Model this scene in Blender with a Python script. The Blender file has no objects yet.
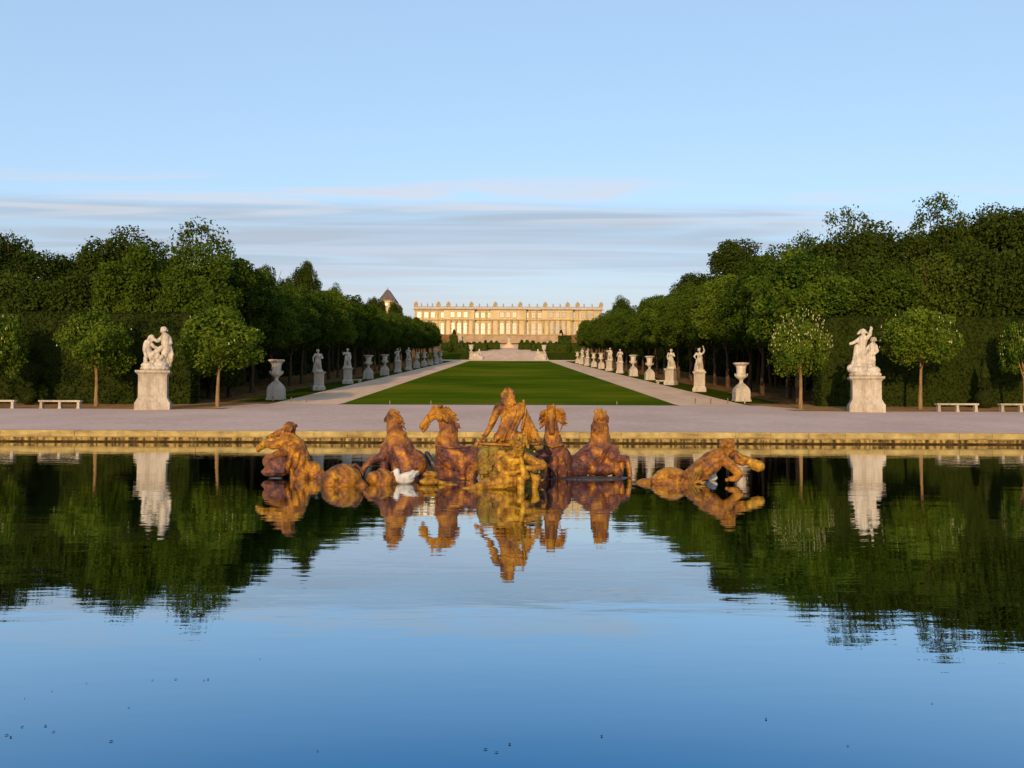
import bpy, bmesh, math, random
import numpy as np
from mathutils import Vector, Matrix, noise

C = bpy.context.scene.collection
R = math.radians
F, HOR, CX, CAM = 881.0, 407.0, 509.0, 2.2      # focal length in px, horizon row, axis column, eye height over the water

# ------------------------------------------------------------------ materials
def new_mat(name):
    m = bpy.data.materials.new(name); m.use_nodes = True
    return m, m.node_tree, m.node_tree.nodes['Principled BSDF']

def noise_mat(name, cols, scale=2.0, rough=0.8, bump=0.0, bump_scale=None, metallic=0.0, detail=6, stretch=None,
              fine=None, spec=0.5, bump_dist=0.05, distort=0.0):
    """base colour from a colour ramp over object-space noise; cols = [(pos, rgb), ...]"""
    m, nt, p = new_mat(name)
    tc = nt.nodes.new('ShaderNodeTexCoord')
    vec = tc.outputs['Object']
    if stretch:
        mp = nt.nodes.new('ShaderNodeMapping'); mp.inputs['Scale'].default_value = stretch
        nt.links.new(vec, mp.inputs['Vector']); vec = mp.outputs[0]
    n = nt.nodes.new('ShaderNodeTexNoise'); n.inputs['Scale'].default_value = scale; n.inputs['Detail'].default_value = detail
    n.inputs['Distortion'].default_value = distort
    nt.links.new(vec, n.inputs['Vector'])
    r = nt.nodes.new('ShaderNodeValToRGB')
    el = r.color_ramp.elements
    while len(el) < len(cols): el.new(0.5)
    for e, (pos, c) in zip(el, cols):
        e.position = pos; e.color = (*c, 1)
    nt.links.new(n.outputs['Fac'], r.inputs[0])
    out = r.outputs[0]
    if fine:
        n2 = nt.nodes.new('ShaderNodeTexNoise'); n2.inputs['Scale'].default_value = fine[0]; n2.inputs['Detail'].default_value = 4
        nt.links.new(tc.outputs['Object'], n2.inputs['Vector'])
        mr = nt.nodes.new('ShaderNodeMapRange'); mr.inputs[1].default_value = .25; mr.inputs[2].default_value = .75
        mr.inputs[3].default_value = 1 - fine[1]; mr.inputs[4].default_value = 1 + fine[1]
        nt.links.new(n2.outputs['Fac'], mr.inputs[0])
        mx = nt.nodes.new('ShaderNodeMix'); mx.data_type = 'RGBA'; mx.blend_type = 'MULTIPLY'; mx.inputs[0].default_value = 1
        nt.links.new(out, mx.inputs[6]); nt.links.new(mr.outputs[0], mx.inputs[7]); out = mx.outputs[2]
    nt.links.new(out, p.inputs['Base Color'])
    p.inputs['Roughness'].default_value = rough; p.inputs['Metallic'].default_value = metallic
    p.inputs['Specular IOR Level'].default_value = spec
    if bump:
        nb = nt.nodes.new('ShaderNodeTexNoise'); nb.inputs['Scale'].default_value = bump_scale or scale * 4; nb.inputs['Detail'].default_value = 5
        nt.links.new(vec, nb.inputs['Vector'])
        b = nt.nodes.new('ShaderNodeBump'); b.inputs['Strength'].default_value = bump; b.inputs['Distance'].default_value = bump_dist
        nt.links.new(nb.outputs['Fac'], b.inputs['Height']); nt.links.new(b.outputs[0], p.inputs['Normal'])
    return m

def leaf_mat(name, dark, mid, light):
    """foliage: every clump of leaves gets its own tint, plus a tint per tree"""
    m, nt, p = new_mat(name)
    tc = nt.nodes.new('ShaderNodeTexCoord')
    n = nt.nodes.new('ShaderNodeTexNoise'); n.inputs['Scale'].default_value = .55; n.inputs['Detail'].default_value = 3
    nt.links.new(tc.outputs['Object'], n.inputs['Vector'])
    geo = nt.nodes.new('ShaderNodeNewGeometry')
    oi = nt.nodes.new('ShaderNodeObjectInfo')
    a = nt.nodes.new('ShaderNodeMath'); a.operation = 'MULTIPLY_ADD'; a.inputs[1].default_value = .38
    amp = nt.nodes.new('ShaderNodeMath'); amp.operation = 'MULTIPLY_ADD'; amp.inputs[1].default_value = 2.0; amp.inputs[2].default_value = -.42
    nt.links.new(n.outputs['Fac'], amp.inputs[0])
    nt.links.new(geo.outputs['Random Per Island'], a.inputs[0]); nt.links.new(amp.outputs[0], a.inputs[2])
    b = nt.nodes.new('ShaderNodeMath'); b.operation = 'MULTIPLY_ADD'; b.inputs[1].default_value = .5
    nt.links.new(oi.outputs['Random'], b.inputs[0]); nt.links.new(a.outputs[0], b.inputs[2])
    r = nt.nodes.new('ShaderNodeValToRGB'); el = r.color_ramp.elements
    el.new(.5)
    for e, (pos, c) in zip(el, [(.45, dark), (.85, mid), (1.25, light)]):
        e.position = min(1, pos * .78); e.color = (*c, 1)
    nt.links.new(b.outputs[0], r.inputs[0])
    nt.links.new(r.outputs[0], p.inputs['Base Color'])
    p.inputs['Roughness'].default_value = .7; p.inputs['Specular IOR Level'].default_value = .06
    tr = nt.nodes.new('ShaderNodeBsdfTranslucent'); nt.links.new(r.outputs[0], tr.inputs['Color'])
    mx = nt.nodes.new('ShaderNodeMixShader'); mx.inputs[0].default_value = .2
    nt.links.new(p.outputs[0], mx.inputs[1]); nt.links.new(tr.outputs[0], mx.inputs[2])
    nt.links.new(mx.outputs[0], nt.nodes['Material Output'].inputs['Surface'])
    return m

M = {}
M['gold'] = noise_mat('weathered_gilded_lead', [(.30, (.045, .02, .014)), (.41, (.16, .06, .018)), (.51, (.29, .115, .013)), (.64, (.43, .19, .016)), (.76, (.26, .12, .04))],
                      scale=1.7, rough=.55, bump=.5, bump_scale=14, metallic=.15, fine=(12, .5), bump_dist=.035, distort=1.2, spec=.2)
M['gold_dark'] = noise_mat('tarnished_gilded_lead', [(.30, (.028, .016, .022)), (.42, (.10, .038, .030)), (.52, (.20, .07, .026)), (.62, (.36, .145, .018)), (.78, (.15, .075, .07))],
                      scale=1.6, rough=.55, bump=.5, bump_scale=14, metallic=.15, fine=(12, .5), bump_dist=.035, distort=1.2, spec=.2)
M['gold_bright'] = noise_mat('bright_gilded_lead', [(.28, (.07, .035, .012)), (.42, (.26, .12, .014)), (.56, (.43, .22, .018)), (.7, (.50, .28, .024)), (.8, (.24, .17, .035))],
                      scale=1.8, rough=.55, bump=.5, bump_scale=14, metallic=.15, fine=(12, .5), bump_dist=.035, distort=1.2, spec=.2)
M['gold_olive'] = noise_mat('mossy_gilded_lead', [(.28, (.04, .028, .012)), (.42, (.13, .07, .015)), (.56, (.23, .13, .018)), (.7, (.22, .17, .035)), (.8, (.10, .09, .028))],
                      scale=2.6, rough=.6, bump=.8, bump_scale=12, metallic=.05, fine=(14, .5), bump_dist=.05, distort=.8, spec=.2)
def patina(name, low, high, z0, z1):
    m = M[low].copy(); m.name = name; nt = m.node_tree; p = nt.nodes['Principled BSDF']
    src = p.inputs['Base Color'].links[0].from_socket
    ramp = [n for n in M[high].node_tree.nodes if n.type == 'VALTORGB'][0]
    r2 = nt.nodes.new('ShaderNodeValToRGB'); el = r2.color_ramp.elements
    while len(el) < len(ramp.color_ramp.elements): el.new(.5)
    for e, q in zip(el, ramp.color_ramp.elements): e.position = q.position; e.color = q.color
    n = [x for x in nt.nodes if x.type == 'TEX_NOISE'][0]; nt.links.new(n.outputs['Fac'], r2.inputs[0])
    tc = [x for x in nt.nodes if x.type == 'TEX_COORD'][0]; sp = nt.nodes.new('ShaderNodeSeparateXYZ'); nt.links.new(tc.outputs['Object'], sp.inputs[0])
    w = nt.nodes.new('ShaderNodeMath'); w.operation = 'MULTIPLY_ADD'; w.inputs[1].default_value = 1.1
    nt.links.new(n.outputs['Fac'], w.inputs[0]); nt.links.new(sp.outputs[2], w.inputs[2])
    mr = nt.nodes.new('ShaderNodeMapRange'); mr.inputs[1].default_value = z0 + .55; mr.inputs[2].default_value = z1 + .55; nt.links.new(w.outputs[0], mr.inputs[0])
    mx = nt.nodes.new('ShaderNodeMix'); mx.data_type = 'RGBA'; nt.links.new(mr.outputs[0], mx.inputs[0]); nt.links.new(src, mx.inputs[6]); nt.links.new(r2.outputs[0], mx.inputs[7])
    nt.links.new(mx.outputs[2], p.inputs['Base Color'])
    return m
M['gold_horse'] = patina('half_gilded_lead', 'gold_dark', 'gold', .8, 1.9)
M['lead_dark'] = noise_mat('dark_lead', [(.35, (.02, .02, .025)), (.65, (.06, .045, .04))], scale=3, rough=.5, bump=.3)
M['marble'] = noise_mat('white_marble', [(.32, (.34, .28, .20)), (.5, (.52, .44, .34)), (.7, (.58, .50, .40))], scale=1.3, rough=.65, bump=.5, bump_scale=7, fine=(5, .18), spec=.2)
def streak(m, amount):
    nt = m.node_tree; p = nt.nodes['Principled BSDF']; src = p.inputs['Base Color'].links[0].from_socket
    tc = [x for x in nt.nodes if x.type == 'TEX_COORD'][0]; mp = nt.nodes.new('ShaderNodeMapping'); mp.inputs['Scale'].default_value = (3.2, 3.2, .45); nt.links.new(tc.outputs['Object'], mp.inputs[0])
    n = nt.nodes.new('ShaderNodeTexNoise'); n.inputs['Scale'].default_value = 1.6; n.inputs['Detail'].default_value = 7; nt.links.new(mp.outputs[0], n.inputs['Vector'])
    mr = nt.nodes.new('ShaderNodeMapRange'); mr.inputs[1].default_value = .50; mr.inputs[2].default_value = .68; mr.inputs[4].default_value = amount; nt.links.new(n.outputs['Fac'], mr.inputs[0])
    mx = nt.nodes.new('ShaderNodeMix'); mx.data_type = 'RGBA'; nt.links.new(mr.outputs[0], mx.inputs[0]); nt.links.new(src, mx.inputs[6]); mx.inputs[7].default_value = (.16, .14, .115, 1)
    nt.links.new(mx.outputs[2], p.inputs['Base Color'])
streak(M['marble'], .55)
M['stone'] = noise_mat('pedestal_stone', [(.3, (.28, .225, .165)), (.5, (.44, .365, .28)), (.7, (.50, .43, .34))], scale=.9, rough=.7, bump=.2, bump_scale=7, fine=(4, .15), spec=.25, stretch=(1, 1, .5))
streak(M['stone'], .45)
M['rim'] = noise_mat('pool_edge_stone', [(.3, (.19, .12, .036)), (.48, (.35, .24, .07)), (.7, (.41, .295, .10))], scale=.7, rough=.8, bump=.5, bump_scale=4, fine=(2.2, .3), stretch=(.7, 1, 3))
M['rim_dark'] = noise_mat('pool_edge_wet_stone', [(.38, (.045, .03, .013)), (.47, (.15, .095, .03)), (.58, (.33, .22, .07))], scale=1.5, rough=.7, bump=.5, fine=(5, .4), stretch=(2.6, 1, .9), spec=.1)
M['wet'] = noise_mat('wet_algae_stone', [(.3, (.02, .012, .005)), (.7, (.075, .045, .014))], scale=2, rough=.95, bump=.4, stretch=(1, 1, 3), spec=0)
M['gravel'] = noise_mat('plaza_gravel', [(.3, (.48, .32, .245)), (.5, (.53, .36, .28)), (.7, (.58, .395, .31))], scale=.16, rough=.95, bump=.4, bump_scale=5, fine=(2.4, .12), spec=.05, stretch=(1, .7, 1))
M['path'] = noise_mat('path_gravel', [(.3, (.56, .345, .205)), (.5, (.63, .40, .245)), (.7, (.69, .45, .29))], scale=.15, rough=1, bump=.3, bump_scale=6, fine=(1.0, .08), spec=.1, stretch=(2, .5, 1))
M['earth'] = noise_mat('bare_earth', [(.3, (.09, .045, .016)), (.5, (.16, .08, .028)), (.7, (.21, .115, .045))], scale=.5, rough=1, bump=.4, fine=(3, .25), spec=0)  # darkened in the colour to match the shade under the trees
M['sunlit_earth_bed'] = noise_mat('sunlit_earth', [(.3, (.20, .10, .035)), (.5, (.30, .155, .055)), (.7, (.37, .20, .08))], scale=.6, rough=1, bump=.3, fine=(3, .2), spec=0)  # sunlight put into the colour: brighter copy of the earth for the front strip
M['verge'] = noise_mat('verge_turf', [(.3, (.018, .028, .002)), (.5, (.034, .046, .003)), (.7, (.055, .062, .005))], scale=.8, rough=1, bump=.5, fine=(4, .3), spec=0)
M['bark_sunlit'] = noise_mat('sunlit_young_bark', [(.3, (.14, .085, .04)), (.5, (.25, .155, .07)), (.7, (.34, .22, .11))], scale=3, rough=.9, bump=.6, stretch=(3, 3, .6), spec=0)  # bark brightened in its colour for sun falling on the young trunks
M['bark'] = noise_mat('bark', [(.3, (.035, .02, .011)), (.5, (.075, .043, .022)), (.7, (.13, .08, .042))], scale=3, rough=.9, bump=.6, stretch=(3, 3, .6), spec=.1)
M['palace'] = noise_mat('palace_limestone', [(.3, (.43, .325, .165)), (.5, (.52, .405, .215)), (.7, (.58, .46, .265))], scale=.25, rough=.85, fine=(.8, .12), spec=.2, stretch=(1, 1, .5))
M['palace_trim'] = noise_mat('palace_trim_stone', [(.3, (.28, .19, .09)), (.6, (.44, .31, .15))], scale=.6, rough=.85, fine=(1.5, .15), spec=.2)
M['terrace'] = noise_mat('terrace_wall_stone', [(.3, (.30, .20, .115)), (.6, (.40, .28, .17))], scale=.3, rough=.9, fine=(1, .15), spec=.1)
M['slate'] = noise_mat('roof_slate', [(.3, (.06, .045, .045)), (.7, (.13, .09, .08))], scale=.8, rough=.6, fine=(3, .2))
M['plumage'] = noise_mat('white_plumage', [(.3, (.36, .33, .30)), (.7, (.60, .57, .52))], scale=6, rough=.7, bump=.3)
M['beak'] = noise_mat('orange_beak', [(.3, (.4, .14, .03)), (.7, (.5, .2, .04))], scale=8, rough=.5)
M['stake'] = noise_mat('stake_wood', [(.3, (.14, .08, .04)), (.7, (.25, .15, .08))], scale=6, rough=.85, stretch=(1, 1, .3))
M['stake_pale'] = noise_mat('pale_stake_wood', [(.3, (.35, .28, .2)), (.7, (.5, .4, .3))], scale=6, rough=.85, stretch=(1, 1, .3))
M['leaf_chestnut'] = leaf_mat('chestnut_leaves', (.006, .016, .002), (.022, .046, .003), (.060, .092, .006))
M['leaf_young'] = leaf_mat('young_chestnut_leaves', (.010, .028, .003), (.043, .082, .006), (.10, .142, .010))
M['leaf_wood'] = leaf_mat('wood_leaves', (.005, .011, .002), (.016, .030, .003), (.042, .060, .005))
M['leaf_pale'] = leaf_mat('pale_wood_leaves', (.009, .019, .002), (.028, .050, .004), (.066, .090, .008))
M['leaf_hedge'] = leaf_mat('hornbeam_hedge_leaves', (.005, .010, .002), (.013, .023, .002), (.028, .040, .004))
M['leaf_yew'] = leaf_mat('yew_needles', (.010, .015, .003), (.022, .030, .005), (.036, .046, .008))
M['blossom'] = noise_mat('chestnut_blossom', [(.3, (.30, .25, .10)), (.7, (.52, .45, .24))], scale=4, rough=.8)
M['flowers'] = noise_mat('planter_flowers', [(.35, (.05, .07, .02)), (.5, (.35, .28, .2)), (.65, (.5, .3, .28))], scale=5, rough=.8)

# clipped lawn with mowing bands
def lawn_mat():
    m, nt, p = new_mat('mown_lawn')
    tc = nt.nodes.new('ShaderNodeTexCoord')
    w = nt.nodes.new('ShaderNodeTexWave'); w.wave_type = 'BANDS'; w.bands_direction = 'Y'; w.inputs['Scale'].default_value = .035
    w.inputs['Distortion'].default_value = .6; w.inputs['Detail'].default_value = 2
    nt.links.new(tc.outputs['Object'], w.inputs['Vector'])
    n = nt.nodes.new('ShaderNodeTexNoise'); n.inputs['Scale'].default_value = .05; n.inputs['Detail'].default_value = 8
    nt.links.new(tc.outputs['Object'], n.inputs['Vector'])
    n2 = nt.nodes.new('ShaderNodeTexNoise'); n2.inputs['Scale'].default_value = 2.5; n2.inputs['Detail'].default_value = 6
    nt.links.new(tc.outputs['Object'], n2.inputs['Vector'])
    a = nt.nodes.new('ShaderNodeMath'); a.operation = 'MULTIPLY_ADD'; a.inputs[1].default_value = .07
    nt.links.new(w.outputs['Fac'], a.inputs[0]); nt.links.new(n.outputs['Fac'], a.inputs[2])
    b = nt.nodes.new('ShaderNodeMath'); b.operation = 'MULTIPLY_ADD'; b.inputs[1].default_value = .3
    nt.links.new(n2.outputs['Fac'], b.inputs[0]); nt.links.new(a.outputs[0], b.inputs[2])
    r = nt.nodes.new('ShaderNodeValToRGB'); el = r.color_ramp.elements; el.new(.5)
    for e, (pos, c) in zip(el, [(.46, (.034, .060, .003)), (.68, (.064, .096, .004)), (.88, (.125, .122, .007))]):
        e.position = pos; e.color = (*c, 1)
    nt.links.new(b.outputs[0], r.inputs[0]); nt.links.new(r.outputs[0], p.inputs['Base Color'])
    p.inputs['Roughness'].default_value = 1; p.inputs['Specular IOR Level'].default_value = .0
    bp = nt.nodes.new('ShaderNodeBump'); bp.inputs['Strength'].default_value = .5; bp.inputs['Distance'].default_value = .08
    nt.links.new(n2.outputs['Fac'], bp.inputs['Height']); nt.links.new(bp.outputs[0], p.inputs['Normal'])
    return m
M['lawn'] = lawn_mat()

def water_mat():
    m, nt, p = new_mat('pool_water')
    nt.nodes.remove(p)
    g = nt.nodes.new('ShaderNodeBsdfGlossy'); g.inputs['Roughness'].default_value = .012
    lw = nt.nodes.new('ShaderNodeLayerWeight'); lw.inputs['Blend'].default_value = .5
    r = nt.nodes.new('ShaderNodeValToRGB'); el = r.color_ramp.elements
    # mirror strength of bluish water by viewing angle (0 = straight down, 1 = grazing)
    for _ in range(4): el.new(.5)
    for e, (pos, c) in zip(el, ((0, (.015, .035, .055)), (.45, (.05, .12, .2)), (.625, (.115, .275, .42)), (.735, (.36, .49, .58)), (.83, (.58, .66, .72)), (1, (.96, .97, .98)))):
        e.position = pos; e.color = (*c, 1)
    nt.links.new(lw.outputs['Facing'], r.inputs[0]); nt.links.new(r.outputs[0], g.inputs['Color'])
    nt.links.new(g.outputs[0], nt.nodes['Material Output'].inputs['Surface'])
    p = g
    tc = nt.nodes.new('ShaderNodeTexCoord')
    hs = []
    for sc, st, amp in ((.9, (.5, 1.4, 1), 1.0), (3.2, (.45, 1.5, 1), .28), (.22, (.6, 1.2, 1), 2.2)):
        mp = nt.nodes.new('ShaderNodeMapping'); mp.inputs['Scale'].default_value = st
        nt.links.new(tc.outputs['Object'], mp.inputs['Vector'])
        n = nt.nodes.new('ShaderNodeTexNoise'); n.inputs['Scale'].default_value = sc; n.inputs['Detail'].default_value = 2.5
        nt.links.new(mp.outputs[0], n.inputs['Vector'])
        mu = nt.nodes.new('ShaderNodeMath'); mu.operation = 'MULTIPLY'; mu.inputs[1].default_value = amp
        nt.links.new(n.outputs['Fac'], mu.inputs[0]); hs.append(mu.outputs[0])
    a = nt.nodes.new('ShaderNodeMath'); a.operation = 'ADD'; nt.links.new(hs[0], a.inputs[0]); nt.links.new(hs[1], a.inputs[1])
    b = nt.nodes.new('ShaderNodeMath'); b.operation = 'ADD'; nt.links.new(a.outputs[0], b.inputs[0]); nt.links.new(hs[2], b.inputs[1])
    bp = nt.nodes.new('ShaderNodeBump'); bp.inputs['Strength'].default_value = 1.0; bp.inputs['Distance'].default_value = WATER_BUMP
    nt.links.new(b.outputs[0], bp.inputs['Height']); nt.links.new(bp.outputs[0], p.inputs['Normal'])
    return m
WATER_BUMP = .0042
M['water'] = water_mat()

def pane_mat(name, base, rough):
    m, nt, p = new_mat(name)
    n = nt.nodes.new('ShaderNodeTexNoise'); n.inputs['Scale'].default_value = .8
    tc = nt.nodes.new('ShaderNodeTexCoord'); nt.links.new(tc.outputs['Object'], n.inputs['Vector'])
    bp = nt.nodes.new('ShaderNodeBump'); bp.inputs['Strength'].default_value = .15; bp.inputs['Distance'].default_value = .05
    nt.links.new(n.outputs['Fac'], bp.inputs['Height']); nt.links.new(bp.outputs[0], p.inputs['Normal'])
    p.inputs['Base Color'].default_value = (*base, 1); p.inputs['Roughness'].default_value = rough
    p.inputs['IOR'].default_value = 2.2
    return m
M['pane'] = pane_mat('window_glass', (.16, .115, .06), .30)
M['pane_dark'] = pane_mat('dark_window_glass', (.08, .06, .035), .34)

# ------------------------------------------------------------------ object helpers
def mesh_obj(name, verts, faces, mats, parent=None, smooth=False, loc=None, midx=None):
    me = bpy.data.meshes.new(name)
    me.from_pydata([tuple(v) for v in verts], [], [tuple(int(i) for i in f) for f in faces])
    for m in (mats if isinstance(mats, (list, tuple)) else [mats]): me.materials.append(m)
    if smooth: me.polygons.foreach_set('use_smooth', [True] * len(me.polygons))
    if midx is not None: me.polygons.foreach_set('material_index', midx)
    me.update()
    return link(name, me, parent, loc)

def link(name, me, parent=None, loc=None):
    o = bpy.data.objects.new(name, me); C.objects.link(o)
    if parent: o.parent = parent
    if loc is not None: o.location = loc
    return o

def tag(o, label=None, cat=None, group=None, kind=None):
    if label: o['label'] = label
    if cat: o['category'] = cat
    if group: o['group'] = group
    if kind: o['kind'] = kind
    return o

def thing(name, label, cat, loc, group=None, rz=0):
    o = bpy.data.objects.new(name, None); C.objects.link(o); o.location = loc; o.rotation_euler = (0, 0, rz)
    o.empty_display_size = .2
    return tag(o, label, cat, group)

def copy_tree(src, parent=None):
    c = src.copy(); C.objects.link(c)
    if parent: c.parent = parent
    for ch in list(src.children): copy_tree(ch, c)
    return c

class MB:
    """collects solids into one mesh"""
    def __init__(s): s.v, s.f = [], []
    def add(s, v, f):
        k = len(s.v); s.v += [tuple(x) for x in v]; s.f += [tuple(i + k for i in q) for q in f]
    def box(s, x0, x1, y0, y1, z0, z1, tx=0, ty=0):
        v = [(x0, y0, z0), (x1, y0, z0), (x1, y1, z0), (x0, y1, z0), (x0 + tx, y0 + ty, z1), (x1 - tx, y0 + ty, z1), (x1 - tx, y1 - ty, z1), (x0 + tx, y1 - ty, z1)]
        s.add(v, [(0, 3, 2, 1), (4, 5, 6, 7), (0, 1, 5, 4), (1, 2, 6, 5), (2, 3, 7, 6), (3, 0, 4, 7)])
    def lathe(s, prof, n=24, c=(0, 0, 0), square=False):
        rings = []
        v = []
        for (r, z) in prof:
            for k in range(n):
                a = 2 * math.pi * (k + .5) / n
                q = 1.0
                if square: q = 1 / max(abs(math.cos(a)), abs(math.sin(a)))
                v.append((c[0] + r * q * math.cos(a), c[1] + r * q * math.sin(a), c[2] + z))
        f = [tuple(reversed(range(n)))]
        for i in range(len(prof) - 1):
            for k in range(n):
                k2 = (k + 1) % n
                f.append((i * n + k, i * n + k2, (i + 1) * n + k2, (i + 1) * n + k))
        f.append(tuple(range((len(prof) - 1) * n, len(prof) * n)))
        s.add(v, f)
    def cap(s, a, b, ra, rb, n=10):
        a, b = Vector(a), Vector(b); d = b - a
        L = d.length
        if L < 1e-6: d = Vector((0, 0, 1))
        q = d.to_track_quat('Z', 'Y')
        prof = [(ra * math.cos(t), ra * math.sin(t)) for t in (-1.2, -.7, -.25)] + [(rb * math.cos(t), L + rb * math.sin(t)) for t in (.25, .7, 1.2)]
        v = [a + q @ Vector((0, 0, -ra))]
        for r, z in prof:
            for k in range(n):
                t = 2 * math.pi * k / n; v.append(a + q @ Vector((r * math.cos(t), r * math.sin(t), z)))
        v.append(a + q @ Vector((0, 0, L + rb)))
        f = [(0, 1 + (k + 1) % n, 1 + k) for k in range(n)]
        for i in range(5):
            for k in range(n):
                k2 = (k + 1) % n; f.append((1 + i * n + k, 1 + i * n + k2, 1 + (i + 1) * n + k2, 1 + (i + 1) * n + k))
        e = len(v) - 1; o = 1 + 5 * n
        f += [(e, o + k, o + (k + 1) % n) for k in range(n)]
        s.add(v, f)
    def ell(s, c, rad, rot=None, n=16, m=10):
        c = Vector(c); Q = rot or Matrix.Identity(3)
        v = [c + Q @ Vector((0, 0, -rad[2]))]
        for i in range(1, m):
            t = -math.pi / 2 + math.pi * i / m
            for k in range(n):
                p = 2 * math.pi * k / n
                v.append(c + Q @ Vector((rad[0] * math.cos(t) * math.cos(p), rad[1] * math.cos(t) * math.sin(p), rad[2] * math.sin(t))))
        v.append(c + Q @ Vector((0, 0, rad[2])))
        f = [(0, 1 + (k + 1) % n, 1 + k) for k in range(n)]
        for i in range(m - 2):
            for k in range(n):
                k2 = (k + 1) % n; f.append((1 + i * n + k, 1 + i * n + k2, 1 + (i + 1) * n + k2, 1 + (i + 1) * n + k))
        e = len(v) - 1; o = 1 + (m - 2) * n
        f += [(e, o + k, o + (k + 1) % n) for k in range(n)]
        s.add(v, f)
    def tube(s, pts, radii, n=8):
        for i in range(len(pts) - 1): s.cap(pts[i], pts[i + 1], radii[i], radii[i + 1], n)
    def build(s, name, mat, parent=None, smooth=False, loc=None):
        return mesh_obj(name, s.v, s.f, mat, parent, smooth, loc)
    def sculpt(s, name, mat, parent=None, voxel=.025, amp=.02, freq=5.0, loc=None, smooth_it=2, zfloor=None):
        """fuse everything into one continuous skin, soften it and give it chiselled relief"""
        me = bpy.data.meshes.new(name); me.from_pydata(s.v, [], s.f); me.update()
        o = bpy.data.objects.new(name, me); C.objects.link(o)
        r = o.modifiers.new('r', 'REMESH'); r.mode = 'VOXEL'; r.voxel_size = voxel; r.use_smooth_shade = True
        sm = o.modifiers.new('s', 'SMOOTH'); sm.iterations = smooth_it; sm.factor = .5
        bpy.context.view_layer.update()
        me2 = bpy.data.meshes.new_from_object(o.evaluated_get(bpy.context.evaluated_depsgraph_get()))
        bpy.data.objects.remove(o); bpy.data.meshes.remove(me)
        me2.name = name
        if amp:
            no = [v.normal.copy() for v in me2.vertices]
            off = Vector((hash(name) % 17, len(s.v) % 13, 3))
            for v, nn in zip(me2.vertices, no):
                q = v.co * freq + off
                d = .8 * noise.noise(q) + .9 * (.3 - abs(noise.noise(q * 1.7))) + .5 * noise.noise(q * 2.9) + .35 * noise.noise(q * 5.1)
                v.co += nn * d * amp * .42
        me2.materials.clear(); me2.materials.append(mat)
        me2.polygons.foreach_set('use_smooth', [True] * len(me2.polygons))
        me2.update()
        return link(name, me2, parent, loc)

# ------------------------------------------------------------------ terrain
PROF = [(-400, .6), (1.0, .6), (53.8, .66), (54.6, .67), (81.0, 1.92), (96.0, 2.53), (402.0, 23.2), (440.0, 29.4), (559.0, 42.8), (560.6, 48.1), (640, 48.3), (2600, 47.0), (6000, 40)]
def tz(y):
    for (a, za), (b, zb) in zip(PROF, PROF[1:]):
        if y <= b: return za + (zb - za) * (y - a) / (b - a)
    return PROF[-1][1]

def sheet(name, cols_fn, ys, mat, lift, parent=None):
    """strip of ground following the slope: cols_fn(y) -> list of x"""
    v, f = [], []
    n = len(cols_fn(ys[0]))
    for y in ys:
        for x in cols_fn(y): v.append((x, y, tz(y) + lift))
    for i in range(len(ys) - 1):
        for k in range(n - 1):
            f.append((i * n + k, i * n + k + 1, (i + 1) * n + k + 1, (i + 1) * n + k))
    return tag(mesh_obj(name, v, f, mat, parent), kind='structure')

def ground():
    # one sheet to the horizon with the pool sunk into it
    xs = [-5000, -600, -200, -70, 70, 200, 600, 5000]
    ys = [-400, 1.0, 53.8, 54.6, 81, 96, 402, 440, 559, 560.6, 640, 2600, 6000]
    v, f = [], []
    for y in ys:
        for x in xs: v.append((x, y, tz(y)))
    n = len(xs)
    for i in range(len(ys) - 1):
        for k in range(n - 1):
            if i == 1 and k == 3: continue
            f.append((i * n + k, i * n + k + 1, (i + 1) * n + k + 1, (i + 1) * n + k))
    b = len(v)
    v += [(-70, 1, -1.2), (70, 1, -1.2), (70, 53.8, -1.2), (-70, 53.8, -1.2)]
    c = [1 * n + 3, 1 * n + 4, 2 * n + 4, 2 * n + 3]
    for k in range(4): f.append((c[k], c[(k + 1) % 4], b + (k + 1) % 4, b + k))
    f.append((b, b + 1, b + 2, b + 3))
    tag(mesh_obj('ground', v, f, M['earth']), kind='structure')
ground()
for s in (-1, 1): sheet('sunlit_earth_bed', lambda y: sorted([s * 26.2, s * 60, s * 200]), [80.8, 81.2, 96, 96.5], M['sunlit_earth_bed'], .005)
tag(mesh_obj('water', [(-70.2, .8, 0), (70.2, .8, 0), (70.2, 53.75, 0), (-70.2, 53.75, 0)], [(0, 1, 2, 3)], M['water']), kind='structure')

# gravel esplanade round the pool
def lin(a, b, n): return [a + (b - a) * i / n for i in range(n + 1)]
sheet('gravel_plaza', lambda y: [-200, -60, -29, 29, 60, 200], [54.3, 60, 70, 80.6], M['gravel'], .006)
sheet('gravel_forecourt', lambda y: [-29 + (y - 80.6) * .18, -17.9, 0, 17.9, 29 - (y - 80.6) * .18], [80.6, 86, 93.2], M['gravel'], .006)
sheet('lawn', lambda y: [-18.0, -9, 0, 9, 18.0], [93, 96] + lin(110, 402, 20), M['lawn'], .035)
mb = MB()
for s in (-1, 1):
    sheet('gravel_path', lambda y: sorted([s * 18.03, s * 22, s * 25.6]), [93.2, 96] + lin(110, 402, 20), M['path'], .012)
    sheet('grass_verge', lambda y: sorted([s * 25.65, s * 30.5]), [98.5] + lin(110, 395, 20), M['verge'], .02)
    sheet('upper_grass', lambda y: sorted([s * 18.5, s * 45]), [407, 440], M['verge'], .02)
sheet('cross_path', lambda y: [-34, 0, 34], [402.2, 406.5], M['path'], .012)
sheet('ramp_path', lambda y: [-18.3 + max(0, y - 440) * .13, 0, 18.3 - max(0, y - 440) * .13], [406.6, 440, 470, 500, 540], M['path'], .014)
sheet('terrace_gravel', lambda y: [-90, 0, 90], [561, 598], M['path'], .012)

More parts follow.
